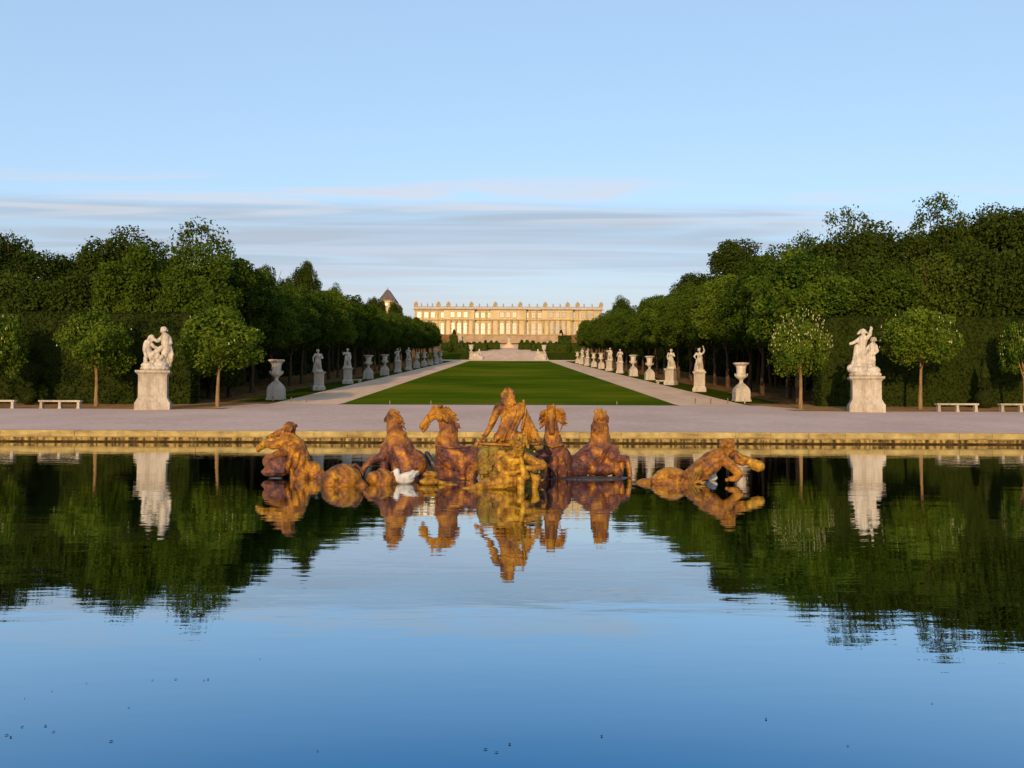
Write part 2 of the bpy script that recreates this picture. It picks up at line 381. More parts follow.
# raised stone edge of the pool
t = thing('pool_edge', 'long low yellow stone edge along the far side of the pool', 'stone edge', (0, 53.8, 0))
b = MB(); random.seed(3)
x = -69.9
while x < 69.8:
    w = random.uniform(2.0, 2.6); x1 = min(69.9, x + w)
    j = random.uniform(-.012, .012)
    b.box(x, x1 - .018, -.16 + j, .85, .34, .69 + random.uniform(-.01, .01)); x = x1
b.build('coping', M['rim'], t)
b = MB(); b.box(-69.9, 69.9, -.05, .8, -.6, .34)
b.build('footing', M['rim_dark'], t)
b = MB(); b.box(-69.9, 69.9, -.07, -.05, .29, .335); b.build('moulding', M['rim'], t)
b = MB(); b.box(-69.9, 69.9, -.13, -.05, -.6, .085); b.build('wet_course', M['wet'], t)

# ------------------------------------------------------------------ foliage
def leaf_quads(pts, nrm, size, rng, aspect=.62):
    """one bent leaf-clump (two triangles meeting in a fold) per point"""
    n = len(pts)
    d = nrm + rng.normal(0, .75, (n, 3)); d /= np.linalg.norm(d, axis=1, keepdims=True) + 1e-9
    up = rng.normal(0, 1, (n, 3)); up[:, 2] -= .4
    u = np.cross(d, up); u /= np.linalg.norm(u, axis=1, keepdims=True) + 1e-9
    w = np.cross(d, u)
    s = size * rng.uniform(.6, 1.35, (n, 1))
    a = pts + u * s; c = pts - u * s
    bq = pts + w * s * aspect + d * s * .25; e = pts - w * s * aspect + d * s * .25
    v = np.stack([a, bq, c, e], 1).reshape(-1, 3)
    f = np.arange(4 * n).reshape(-1, 4)
    return v, f

def crown_mesh(name, seed, rad, n, size, mats, clumps=34, clump_r=(.2, .36), core=.62, flat=1.0, blossom=0, jag=.1, gap=0.0, centre_z=0):
    rng = np.random.default_rng(seed)
    rad = np.array(rad, float)
    lob = [(np.zeros(3), rad * .8)]
    for k in range(clumps):
        d = rng.normal(0, 1, 3); d /= np.linalg.norm(d)
        if d[2] < -.75: d[2] *= -.5
        r = rng.uniform(*clump_r)
        lob.append((d * rad * rng.uniform(.60, .92), np.array([1, 1, .8]) * r * rad.mean()))
    P, N = [], []
    wts = np.array([np.prod(l[1]) ** (2 / 3) for l in lob]); wts[0] *= 1.0; wts /= wts.sum()
    for (c, r), w in zip(lob, wts):
        k = int(n * w)
        if gap and rng.random() < gap: k = int(k * .25)
        d = rng.normal(0, 1, (k, 3)); d /= np.linalg.norm(d, axis=1, keepdims=True)
        q = c + d * r * (1 - np.abs(rng.normal(0, .16, (k, 1)))) * (1 + np.clip(rng.normal(0, jag, (k, 1)), -.3, .22))
        nn = d / r; nn /= np.linalg.norm(nn, axis=1, keepdims=True)
        P.append(q); N.append(nn)
    P, N = np.concatenate(P), np.concatenate(N)
    keep = np.linalg.norm(P / rad, axis=1) > .55
    P, N = P[keep], N[keep]
    if flat < 1: P[:, 2] = np.where(P[:, 2] < 0, P[:, 2] * flat, P[:, 2])
    P[:, 2] += centre_z
    v, f = leaf_quads(P, N, size, rng)
    V, Fc = list(map(tuple, v)), list(map(tuple, f)); mi = [0] * len(Fc)
    if core:  # unseen solid core added so light does not leak through the leaves
        b = MB(); b.ell((0, 0, centre_z), tuple(rad * core * np.array([1, 1, flat if flat < 1 else 1])), n=14, m=9)
        k = len(V)
        for q in b.v:
            z = Vector(q); V.append(tuple(z + (z - Vector((0, 0, centre_z))) * .22 * noise.noise(z * .7 + Vector((seed, 0, 0)))))
        Fc += [tuple(i + k for i in q) for q in b.f]; mi += [0] * len(b.f)
    if blossom:
        d = rng.normal(0, 1, (blossom, 3)); d[:, 1] -= .3; d[:, 2] = np.abs(d[:, 2]) * .9 - .25; d /= np.linalg.norm(d, axis=1, keepdims=True)
        for q in d * rad * rng.uniform(.95, 1.08, (blossom, 1)):
            b = MB(); b.cap((q[0], q[1], q[2] + centre_z), (q[0], q[1], q[2] + centre_z + float(rng.uniform(.06, .16))), float(rng.uniform(.04, .075)), .03, 6)
            k = len(V); V += b.v; Fc += [tuple(i + k for i in z) for z in b.f]; mi += [1] * len(b.f)
    me = bpy.data.meshes.new(name); me.from_pydata(V, [], Fc)
    for m in mats: me.materials.append(m)
    me.polygons.foreach_set('material_index', mi); me.update()
    return me

def trunk_mesh(name, seed, h, r0, limbs=5, spread=2.0, top=None, bend=.15, mat='bark'):
    random.seed(seed); b = MB()
    top = top or h
    pts = [(0, 0, -.3)]; x = y = 0
    for k in range(1, 6):
        x += random.uniform(-bend, bend); y += random.uniform(-bend, bend); pts.append((x, y, h * k / 5))
    b.tube(pts, [r0 * 1.25, r0, r0 * .85, r0 * .75, r0 * .65, r0 * .5], 9)
    for k in range(limbs):
        a = 2 * math.pi * (k + random.random() * .6) / limbs
        z = h * random.uniform(.62, .98); s = spread * random.uniform(.6, 1.1)
        m = (x * .7 + math.cos(a) * s * .5, y * .7 + math.sin(a) * s * .5, z + (top - z) * .45)
        e = (x + math.cos(a) * s, y + math.sin(a) * s, z + (top - z) * random.uniform(.7, 1.0))
        b.tube([(x * .8, y * .8, z), m, e], [r0 * .42, r0 * .28, r0 * .1], 6)
    me = bpy.data.meshes.new(name); me.from_pydata(b.v, [], b.f); me.materials.append(M[mat])
    me.polygons.foreach_set('use_smooth', [True] * len(me.polygons)); me.update()
    return me

def place_tree(name, label, cat, group, loc, crown, trunk, sc=(1, 1, 1), rz=0, cz=0, tsc=None):
    t = thing(name, label, cat, loc, group, rz)
    k = link('trunk', trunk, t); k.scale = tsc or sc
    c = link('crown', crown, t, (0, 0, cz)); c.scale = sc
    return t

ORD = ['nearest the pool', 'second from the pool', 'third from the pool', 'fourth from the pool', 'fifth from the pool', 'sixth from the pool', 'seventh from the pool', 'eighth from the pool',
       'ninth from the pool', 'tenth from the pool', 'eleventh from the pool', 'twelfth from the pool', 'thirteenth from the pool', 'fourteenth from the pool', 'fifteenth from the pool', 'sixteenth from the pool',
       'seventeenth from the pool', 'eighteenth from the pool', 'nineteenth from the pool', 'twentieth from the pool', 'twenty-first from the pool', 'twenty-second from the pool', 'twenty-third from the pool',
       'twenty-fourth from the pool', 'twenty-fifth from the pool', 'twenty-sixth from the pool', 'twenty-seventh from the pool', 'twenty-eighth from the pool', 'twenty-ninth from the pool', 'thirtieth from the pool',
       'thirty-first from the pool', 'thirty-second from the pool', 'thirty-third from the pool', 'thirty-fourth from the pool']
NTH = ['first', 'second', 'third', 'fourth', 'fifth', 'sixth', 'seventh', 'eighth', 'ninth', 'tenth', 'eleventh', 'twelfth', 'thirteenth', 'fourteenth', 'fifteenth', 'sixteenth', 'seventeenth', 'eighteenth', 'nineteenth', 'twentieth']

def X(px, D): return (px - CX) * D / F
def Z(py, D): return CAM + (HOR - py) * D / F

# avenue rows of clipped chestnuts
AV = [crown_mesh('avenue_crown', 10 + k, (4.45, 4.6, 6.5), 19000, .18, [M['leaf_chestnut']], clumps=64, clump_r=(.15, .30), core=.55, flat=.85) for k in range(5)]
AVL = crown_mesh('avenue_crown', 18, (4.9, 4.9, 6.0), 20000, .18, [M['leaf_young']], clumps=64, clump_r=(.15, .30), core=.55, flat=.85)
AT = [trunk_mesh('avenue_trunk', 20 + k, 6.6, .30, 5, 3.0, 10.5, .12) for k in range(3)]
random.seed(8)
for side, sn in ((-1, 'left'), (1, 'right')):
    for k in range(31):
        y = 98.0 + 9.7 * k + random.uniform(-.8, .8)
        x = side * (34.2 + random.uniform(-.5, .5)) if k else (32.5 if side > 0 else -34.5)
        h = random.uniform(.93, 1.06) * (1.0 if side < 0 else 1.06)
        place_tree('avenue_tree', f'round-headed chestnut in the dense {sn} avenue row, {ORD[k]}', 'tree', f'chestnuts in the {sn} avenue row', (x, y, tz(y)),
                   AVL if k in ((3, 7) if side < 0 else (0, 1, 4, 9)) else AV[(k * 3 + (side > 0)) % 5], AT[k % 3], (h * random.uniform(.95, 1.05), h, h), random.uniform(0, 6.28), 10.3 * h)
    for k in range(7):                                    # the second row, whose trunks show between those of the first
        y = 101.0 + 9.7 * k + random.uniform(-.8, .8)
        x = side * (42.5 + random.uniform(-.5, .5))
        h = random.uniform(.98, 1.08)
        place_tree('avenue_tree', f'chestnut in the shaded second row of the {sn} avenue, {ORD[k]}', 'tree', f'chestnuts in the second {sn} avenue row', (x, y, tz(y)),
                   AV[(k * 2 + 1) % 5], AT[(k + 1) % 3], (h, h, h), random.uniform(0, 6.28), 10.3 * h)

# young chestnuts in flower along the esplanade, measured by crown box in the photograph
YC = [crown_mesh('young_crown', 40, (3.9, 3.7, 3.2), 9500, .17, [M['leaf_young'], M['blossom']], clumps=40, clump_r=(.16, .40), core=.5, blossom=7, gap=.12, jag=.14),
      crown_mesh('young_crown', 41, (3.9, 3.7, 3.2), 9500, .17, [M['leaf_young'], M['blossom']], clumps=38, clump_r=(.16, .40), core=.5, blossom=40, gap=.12, jag=.14),
      crown_mesh('young_crown', 42, (3.9, 3.7, 3.6), 7600, .16, [M['leaf_young'], M['blossom']], clumps=34, clump_r=(.16, .36), core=.4, blossom=150, gap=.25)]
YT = trunk_mesh('young_trunk', 44, 3.3, .19, 5, 1.6, 5.5, .04, 'bark_sunlit')
for (px, x0, x1, y0, y1, base, v, rz, lab) in (
        (97, 64, 132, 312, 378, 407, 0, .3, 'young round chestnut with a sunlit trunk, between bench and left marble group'),
        (218, 173, 259, 309, 380, 407, 0, 2.1, 'young spreading chestnut right of the left marble group, beside the avenue'),
        (-6, -42, 10, 310, 388, 407, 1, 4.0, 'young flowering chestnut cut by the left edge of the photo'),
        (801, 775, 834, 313, 378, 408, 2, 0.0, 'thin-crowned young chestnut full of cream blossom left of the right marble group'),
        (921, 884, 961, 305, 372, 409, 1, 1.0, 'young chestnut with a dense flowering crown right of the right marble group'),
        (1026, 1006, 1050, 316, 380, 410, 1, 5.1, 'young flowering chestnut cut by the right edge of the photo')):
    D = 86.0
    sx = (x1 - x0) * D / F / 2 / 3.9; sz = (y1 - y0) * D / F / 2 / 3.3
    zb = tz(D)
    cz = Z((y0 + y1) / 2, D) - zb
    t = place_tree('young_chestnut', lab, 'tree', 'young chestnuts along the gravel', (X(px, D), D, zb), YC[v], YT, (sx, sx, sz), rz, cz, (1, 1, (cz - 1.2) / 3.3))
    t.children[1].location.x = 0
    t.rotation_euler.z = rz

# the wood behind the hedges, from its outline in the photograph
WD = [crown_mesh('wood_crown', 60 + k, (4.6, 4.4, 6.2), 19000, .185, [M['leaf_wood'] if k % 3 else M['leaf_pale']], clumps=54, clump_r=(.14, .40), core=.42, jag=.16) for k in range(6)]
AIRY = [crown_mesh('airy_crown', 80 + k, (4.0, 3.6, 4.6), 5200, .15, [M['leaf_pale']], clumps=30, clump_r=(.12, .26), core=0, jag=.22, gap=.35) for k in range(3)]
WT = [trunk_mesh('wood_trunk', 90 + k, 11.0, .30, 6, 3.0, 17, .3) for k in range(3)]
ATR = [trunk_mesh('airy_trunk', 95 + k, 15.0, .22, 9, 2.8, 19.5, .25) for k in range(2)]
wood = []   # px, top row, half width px, depth, kind
L_BACK = [(-30, 242, 44, 104, 'w'), (8, 232, 26, 106, 'w'), (42, 250, 38, 103, 'w'), (84, 252, 38, 105, 'w'), (124, 235, 40, 108, 'w'), (164, 256, 34, 104, 'w'), (199, 215, 36, 104, 'a'),
          (216, 264, 30, 118, 'w'), (240, 278, 24, 150, 'w'), (262, 263, 13, 168, 'w'), (305, 261, 15, 190, 'w'), (285, 276, 11, 185, 'w'), (333, 286, 10, 220, 'w'), (356, 298, 9, 255, 'w'), (372, 296, 8, 290, 'w'), (379, 299, 8, 330, 'w'), (394, 302, 8, 360, 'w')]
L_FRONT = [(-12, 268, 46, 96, 'p'), (38, 276, 44, 94.5, 'w'), (88, 268, 44, 95, 'w'), (122, 270, 44, 97, 'p'), (170, 276, 42, 95, 'p'), (210, 280, 40, 96, 'w')]
R_BACK = [(738, 238, 36, 165, 'w'), (696, 270, 26, 205, 'w'), (655, 293, 18, 262, 'w'), (772, 250, 38, 140, 'w'), (806, 226, 30, 109, 'a'), (820, 236, 42, 104, 'w'), (852, 199, 34, 108, 'a'), (866, 226, 42, 105, 'w'), (908, 224, 40, 104, 'w'),
          (941, 185, 34, 106, 'a'), (950, 218, 40, 103, 'w'), (988, 207, 42, 103, 'w'), (1024, 202, 44, 104, 'w'), (1062, 206, 44, 104, 'w'), (622, 297, 12, 340, 'w')]
R_FRONT = [(800, 262, 42, 97, 'p'), (846, 256, 46, 95, 'w'), (890, 262, 44, 94.5, 'w'), (934, 250, 46, 95, 'p'), (980, 246, 46, 94.5, 'w'), (1024, 242, 46, 95, 'w'), (1064, 244, 46, 95, 'w')]
random.seed(21)
def wood_row(row, sn, tier):
    row = sorted(row)
    for k, (px, top, hw, D, kind) in enumerate(row):
        D = D + 9 if D < 112 else D
        zb = tz(D); zt = Z(top, D); hw_m = hw * D / F * (.92 if tier == 'just behind' else 1.0) * random.uniform(.92, 1.1)
        look = {'w': 'dense dark tree', 'p': 'paler green bushy tree', 'a': 'thin airy tree'}[kind]
        lab = f'{look} {tier} the {sn} hedge, {NTH[k]} from the left of that tier'
        h = zt - zb
        if kind == 'a':
            cr, ch = AIRY[k % 3], 4.75; sc = (hw_m / 4.0, hw_m / 4.0, min(1.3, hw_m / 3.6)); tr = ATR[k % 2]; th = 19.5
        else:
            cr = WD[(0, 3)[k % 2] if kind == 'p' else (1, 2, 4, 5)[k % 4]]; ch = 6.3; sc = (hw_m / 4.6, hw_m / 4.6, random.uniform(1.12, 1.3)); tr = WT[k % 3]; th = 17
        cz = h - ch * sc[2] * .97
        place_tree('woodland_tree', lab, 'tree', f'trees of the wood beyond the {sn} hedge', (X(px, D), D, zb), cr, tr, sc, random.uniform(0, 6.28), cz, (1, 1, (h - 1.5) / th))
wood_row(L_BACK, 'left', 'high up behind'); wood_row(L_FRONT, 'left', 'just behind')
wood_row(R_BACK, 'right', 'high up behind'); wood_row(R_FRONT, 'right', 'just behind')

# clipped hedges
def hedge(name, label, x0, x1, y0, y1, h, dens=26, size=.15, mat='leaf_hedge', zfn=tz, seed=1, group=None):
    rng = np.random.default_rng(seed)
    cx, cy = (x0 + x1) / 2, (y0 + y1) / 2; z0 = zfn(cy)
    lx, ly = x1 - x0, y1 - y0
    P, N = [], []
    def face(n, fn, nr):
        P.append(fn(rng.random((n, 2)))); N.append(np.tile(np.array(nr, float), (n, 1)))
    slope = lambda y: np.array([zfn(q) for q in y]) - z0
    col = lambda *a: np.stack(a, 1)
    nf = int(lx * h * dens); ns = int(ly * h * dens); nt_ = int(lx * ly * dens * .6)
    for sy in (-1, 1):
        if sy > 0 and name == 'clipped_hedge' and ly < lx: continue
        face(nf, lambda r: col((r[:, 0] - .5) * lx, np.full(nf, sy * ly / 2) + rng.normal(0, .07, nf), r[:, 1] * h + slope(cy + np.full(nf, sy * ly / 2))), (0, sy, .15))
    for sx in (-1, 1):
        face(ns, lambda r: col(np.full(ns, sx * lx / 2) + rng.normal(0, .07, ns), (r[:, 0] - .5) * ly, r[:, 1] * h + slope(cy + (r[:, 0] - .5) * ly)), (sx, 0, .15))
    face(nt_, lambda r: col((r[:, 0] - .5) * lx, (r[:, 1] - .5) * ly, np.full(nt_, h) + rng.normal(0, .05, nt_) + slope(cy + (r[:, 1] - .5) * ly)), (0, 0, 1))
    P, N = np.concatenate(P), np.concatenate(N)
    v, f = leaf_quads(P, N, size, rng)
    V, Fc = list(map(tuple, v)), list(map(tuple, f))
    b = MB(); i = .12
    zs, ze = float(slope([y0])[0]), float(slope([y1])[0])
    b.add([(-lx / 2 + i, -ly / 2 + i, zs - .2), (lx / 2 - i, -ly / 2 + i, zs - .2), (lx / 2 - i, ly / 2 - i, ze - .2), (-lx / 2 + i, ly / 2 - i, ze - .2),
           (-lx / 2 + i, -ly / 2 + i, zs + h - i), (lx / 2 - i, -ly / 2 + i, zs + h - i), (lx / 2 - i, ly / 2 - i, ze + h - i), (-lx / 2 + i, ly / 2 - i, ze + h - i)],
          [(0, 3, 2, 1), (4, 5, 6, 7), (0, 1, 5, 4), (1, 2, 6, 5), (2, 3, 7, 6), (3, 0, 4, 7)])
    k = len(V); V += b.v; Fc += [tuple(q + k for q in z) for z in b.f]
    o = mesh_obj(name, V, Fc, M[mat], loc=(cx, cy, z0))
    return tag(o, label, 'hedge', group)
hedge('clipped_hedge', 'tall clipped hedge wall behind the left marble group and benches', -84, -33.2, 92, 94.5, Z(314, 92) - tz(92), dens=28, seed=5)
hedge('clipped_hedge', 'tall clipped hedge wall behind the right marble group and benches', 32.6, 86, 92, 94.5, Z(315, 92) - tz(92), dens=28, seed=6)
hedge('avenue_hedge', 'dark hedge behind the tree trunks of the left avenue', -47.6, -46, 97, 395, 10.0, dens=4, size=.36, seed=7)
hedge('avenue_hedge', 'dark hedge behind the tree trunks of the right avenue', 46, 47.6, 97, 395, 10.0, dens=4, size=.36, seed=8)

# clipped yews
def yew(label, px, D, prof, seed):
    rng = np.random.default_rng(seed); b = MB(); b.lathe([(r * .9, z) for r, z in prof], 16)
    P, N = [], []
    for (r0, z0), (r1, z1) in zip(prof, prof[1:]):
        L = math.hypot(r1 - r0, z1 - z0); n = int(L * (r0 + r1 + .1) * 3.1 * 90)
        q = rng.random(n); a = rng.random(n) * 6.283
        r = r0 + (r1 - r0) * q
        P.append(np.stack([r * np.cos(a), r * np.sin(a), z0 + (z1 - z0) * q], 1)); N.append(np.stack([np.cos(a) * (z1 - z0), np.sin(a) * (z1 - z0), np.full(n, r0 - r1)], 1) / max(L, .01))
    P, N = np.concatenate(P), np.concatenate(N); v, f = leaf_quads(P, N, .085, rng)
    V, Fc = list(map(tuple, v)), list(map(tuple, f)); k = len(V)
    V += b.v; Fc += [tuple(i + k for i in z) for z in b.f]
    o = mesh_obj('clipped_yew', V, Fc, M['leaf_yew'], loc=(X(px, D), D, tz(D)))
    tag(o, label, 'topiary', 'clipped yews before the hedges')
def ball(r, z, n=7): return [(max(.04, r * math.cos(t)), z + r * math.sin(t)) for t in [(-1.3 + 2.6 * i / n) for i in range(n + 1)]]
yew('clipped yew globe with a thin cone on top, between the left benches', 30, 89, ball(.85, .85) + [(.24, 1.72), (.36, 1.9), (.30, 2.5), (.12, 3.6), (.03, 4.2)], 3)
yew('clipped yew globe with a stepped cone on top, between the right benches', 986, 89, ball(.95, .9) + [(.28, 1.9), (.62, 2.1), (.55, 2.5), (.3, 2.9), (.5, 3.1), (.35, 3.7), (.1, 4.6), (.03, 4.9)], 4)

# ------------------------------------------------------------------ statues on the esplanade
class Fig(MB):
    """solids given as (column, row, toward-viewer) in image pixels at a real distance D; converted to metres round a base point"""
    def __init__(s, D, base):
        super().__init__(); s.D = D; s.k = D / F; s.base = Vector((X(base[0], D), D, Z(base[1], D)))
    def p(s, q):
        t = q[2] if len(q) > 2 else 0
        return Vector((X(q[0], s.D), s.D - t * s.k, Z(q[1], s.D))) - s.base
    def ch(s, *pts):
        """pts: (x, y, t, r)"""
        for a, b in zip(pts, pts[1:]): s.cap(s.p(a), s.p(b), a[3] * s.k, b[3] * s.k)
    def el(s, x, y, t, rx, ry, rt, ang=0):
        s.ell(s.p((x, y, t)), (rx * s.k, rt * s.k, ry * s.k), Matrix.Rotation(R(ang), 3, 'Y'))
    def hand(s, w, tip, r=1.0, spread=(1, 0)):
        """palm with four unequal bent fingers and a thumb; w wrist, tip direction point"""
        w, e = Vector((*w, 0) if len(w) < 3 else w), Vector((*tip, 0) if len(tip) < 3 else tip)
        d = e - w; L = d.length; d.normalize()
        sp = Vector((-d.y, d.x, 0)) if abs(d.z) < .8 else Vector((1, 0, 0))
        nn = d.cross(sp)
        palm = w + d * L * .5
        s.cap(s.p(w), s.p(palm), r * 1.25 * s.k, r * 1.5 * s.k, 8)
        for i, ln in enumerate((.44, .54, .5, .38)):
            o = sp * (i - 1.5) * r * .78
            k1 = palm + o + d * L * ln * .55; k2 = k1 + (d * .75 - nn * .6) * L * ln * .55
            s.cap(s.p(palm + o * .9), s.p(k1), r * .5 * s.k, r * .45 * s.k, 6); s.cap(s.p(k1), s.p(k2), r * .45 * s.k, r * .35 * s.k, 6)
        t0 = w + d * L * .2 + sp * r * 1.2
        s.cap(s.p(t0), s.p(t0 + (d * .6 + sp * .8) * L * .34), r * .55 * s.k, r * .42 * s.k, 6)
    def head(s, x, y, t, r, fx=0, fy=0, ft=1, beard=False, hair=True, seed=1):
        """skull, jaw, nose, brow, ears and locks; (fx, fy, ft) is where the face looks"""
        f = Vector((fx, fy, ft)).normalized(); up = Vector((0, -1, 0)); sd = f.cross(up).normalized(); up = sd.cross(f) * 1
        if up.y > 0: up = -up
        c = Vector((x, y, t))
        def at(a, b_, c_): return c + sd * a * r + up * b_ * r + f * c_ * r
        s.ell(s.p(c + up * .15 * r), (r * .86 * s.k, r * .9 * s.k, r * s.k))
        s.cap(s.p(at(0, -.35, .25)), s.p(at(0, -.72, .38)), r * .6 * s.k, r * .38 * s.k, 8)
        s.cap(s.p(at(0, .12, .82)), s.p(at(0, -.18, 1.08)), r * .1 * s.k, r * .17 * s.k, 6)
        for e in (-1, 1):
            s.cap(s.p(at(e * .12, .28, .82)), s.p(at(e * .5, .28, .66)), r * .14 * s.k, r * .12 * s.k, 6)
            s.cap(s.p(at(e * .36, -.1, .72)), s.p(at(e * .45, -.3, .5)), r * .2 * s.k, r * .2 * s.k, 6)
            s.cap(s.p(at(e * .9, .1, 0)), s.p(at(e * .88, -.18, .02)), r * .16 * s.k, r * .12 * s.k, 6)
        s.cap(s.p(at(-.2, -.5, .82)), s.p(at(.2, -.5, .82)), r * .13 * s.k, r * .13 * s.k, 6)
        rnd = random.Random(seed)
        if hair:
            for k in range(26):
                a = rnd.uniform(0, 6.28); e = rnd.uniform(-.2, 1.4)
                q = (math.cos(a) * math.cos(e), math.sin(e), math.sin(a) * math.cos(e))
                if q[2] > .45 and q[1] < .55: continue
                p0 = at(q[0] * .8, q[1] * .85 + .15, q[2] * .8); p1 = at(q[0] * 1.12, q[1] * 1.05 - rnd.uniform(0, .5), q[2] * 1.12)
                s.cap(s.p(p0), s.p(p1), r * .24 * s.k, r * .16 * s.k, 6)
        if beard:
            for k in range(10):
                a = rnd.uniform(-.5, .5); s.cap(s.p(at(a, -.55, .6)), s.p(at(a * 1.2, -1.15 - rnd.uniform(0, .35), .5)), r * .24 * s.k, r * .1 * s.k, 6)

def pedestal(parent, w, d, h, plinth, cap_h):
    b = MB()
    b.box(-w / 2, w / 2, -d / 2, d / 2, plinth * 1.7, h - cap_h)
    b.box(-w * .46, w * .46, -d / 2 - .035, -d / 2 - .004, plinth * 2.0, h - cap_h * 1.9)       # raised panel
    b.box(-w * .52, w * .52, -d * .52, d * .52, h - cap_h, h - cap_h * .72)
    b.build('die', M['stone'], parent)
    b = MB(); b.box(-w * .62, w * .62, -d * .62, d * .62, -.3, plinth)
    b.box(-w * .60, w * .60, -d * .60, d * .60, plinth, plinth * 1.7, w * .095, d * .095)
    b.build('plinth', M['stone'], parent)
    b = MB(); b.box(-w * .55, w * .55, -d * .55, d * .55, h - cap_h * .72, h - cap_h * .42, -w * .05, -d * .05)
    b.box(-w * .61, w * .61, -d * .61, d * .61, h - cap_h * .42, h)
    b.build('cornice', M['stone'], parent)

D = 80.2
t = thing('marble_group', 'white marble group of a standing figure and a bending figure on the left pedestal', 'statue', (X(154, D), D, tz(D)), None, R(16))
kk = D / F
pedestal(t, 26.4 * kk, 1.9, Z(372, D) - tz(D), .62, .42)
g = Fig(D, (154, 372)); g.base.z = Z(372, D) - .02
b = g
b.el(155, 370, 0, 14, 4, 11); b.el(150, 367, 2, 8, 4, 7); b.el(160, 366, 1, 8, 5, 7)
# standing figure leaning back
b.ch((162, 365, 0, 3.2), (164, 357, 1, 3.4), (165, 350, 0, 4.6)); b.ch((168, 366, -1, 2.6), (169, 357, -1, 3), (166, 350, 0, 4))
b.ch((166, 351, 0, 5), (165, 344, 0, 4.6), (164.5, 339, 0, 5)); b.ch((164, 338, 0, 2), (163.5, 334, 0, 1.8))
b.head(162.8, 331.5, .5, 3.4, -.8, .2, .5, seed=4)
b.ch((168, 339, 0, 2.2), (169.5, 344, 1, 2), (166, 348, 3, 1.7)); b.hand((166, 348, 3), (163.5, 349, 4), .8)
b.ch((161, 339, 1, 2.2), (157.5, 342.5, 2.5, 1.9), (154, 341, 3, 1.6)); b.hand((154, 341, 3), (151.5, 342, 3), .8)
for q in ((168, 345, 171.5, 356), (169.5, 350, 171, 360), (167, 349, 170.5, 362), (165, 350, 168, 364)): b.ch((q[0], q[1], 0, 2.2), (q[2], q[3], 1, 1.4))
# bending figure
b.ch((146, 366, 1, 2), (146.5, 360, 1.5, 2.2), (148.5, 354, 1, 3)); b.ch((153, 366, 2, 2), (152, 360, 3, 2.4), (150, 354, 2, 3))
b.ch((149.5, 355, 1, 4), (148, 349, 1.5, 3.8), (148.5, 345, 2, 4.2)); b.ch((149, 344, 2, 1.8), (150.5, 341.5, 2, 1.6))
b.head(151.8, 339.6, 2, 3.2, .8, .1, .6, seed=7)
b.ch((146, 346, 3, 2), (145.5, 352, 4, 1.8), (147, 357, 5, 1.5)); b.hand((147, 357, 5), (148.5, 359.5, 5), .8)
b.ch((152, 346, 3, 2), (155, 349, 4, 1.8), (159, 350, 4, 1.5)); b.hand((159, 350, 4), (161.5, 350.5, 4), .8)
b.ch((153, 356, 3, 3), (158, 352, 3, 2.6), (161, 349, 3, 2.4))
b.ch((154, 364, 4, 2.4), (158, 357, 4, 2.4)); b.ch((156, 366, 5, 2), (162, 358, 4, 2))
b.sculpt('sculpture', M['marble'], t, voxel=.032, amp=.04, freq=5.5, loc=(0, 0, Z(372, D) - .02 - tz(D)), smooth_it=1)

t = thing('marble_group', 'white marble group with a raised arm on the right pedestal', 'statue', (X(866.5, D), D, tz(D)), None, R(-16))
pedestal(t, 26.9 * kk, 1.9, Z(375.5, D) - tz(D), .66, .42)
b = Fig(D, (866.5, 375.5))
b.el(866, 373.5, 0, 15.5, 4.5, 12); b.el(859, 369, 2, 9, 5, 8); b.el(872, 369.5, 2, 8, 5, 7); b.el(852, 367, 1, 3.5, 4, 4); b.el(866, 365, 0, 9, 4, 7)
b.ch((858, 364, 1, 4.5), (859, 357, 1, 4.6), (861, 350, 0, 4.6)); b.ch((864, 364, 2, 3.4), (865, 357, 2, 3.8), (863, 350, 1, 4.2))
b.ch((862, 350, 0, 4.8), (863, 343, 0, 4.4), (864, 338, 0, 4.8)); b.ch((864.3, 336, 0, 2), (864.5, 333.5, 0, 1.8))
b.head(864.5, 331, .5, 3.3, -.6, .1, .8, seed=9); b.ch((862.5, 329.5, 0, 2), (859.5, 332, 0, 1.2))
b.ch((867.5, 337, 0, 2.2), (870.5, 333.5, .5, 1.9), (871.3, 329, 1, 1.5)); b.hand((871.3, 329, 1), (871.8, 325.2, 1.2), .8)
b.ch((860.5, 337.5, 0, 2.1), (856.5, 340.5, 1, 1.8), (853.5, 342, 2, 1.5)); b.hand((853.5, 342, 2), (850.8, 342.6, 2.2), .8)
for q in ((858, 345, 855, 362), (859, 350, 853.5, 364), (861, 352, 858, 366), (864, 349, 866, 366)): b.ch((q[0], q[1], 1, 2.4), (q[2], q[3], 2, 1.8))
b.ch((869.5, 366, 2, 1.9), (870, 359, 2.5, 2.2), (870.5, 353, 2, 3)); b.ch((873.5, 366, 1, 1.9), (873.5, 359, 1.5, 2.2), (872.5, 353, 1, 3))
b.ch((871.7, 353, 1, 3.6), (872.5, 347.5, 1, 3.4), (873, 344.5, 1, 3.7)); b.ch((873.3, 343, 1, 1.6), (873.6, 341, 1, 1.5))
b.head(873.8, 339, 1.2, 2.8, -.7, 0, .7, seed=12)
b.ch((875.8, 345, 1.5, 1.8), (877, 350, 2.5, 1.6), (874, 353, 4, 1.3)); b.hand((874, 353, 4), (872, 354, 4.5), .7)
b.ch((869.8, 345, 2, 1.8), (867, 348.5, 3.5, 1.6), (866.3, 352, 4, 1.3)); b.hand((866.3, 352, 4), (865.8, 354.2, 4), .7)
b.sculpt('sculpture', M['marble'], t, voxel=.032, amp=.04, freq=5.5, loc=(0, 0, Z(375.5, D) - tz(D)), smooth_it=1)

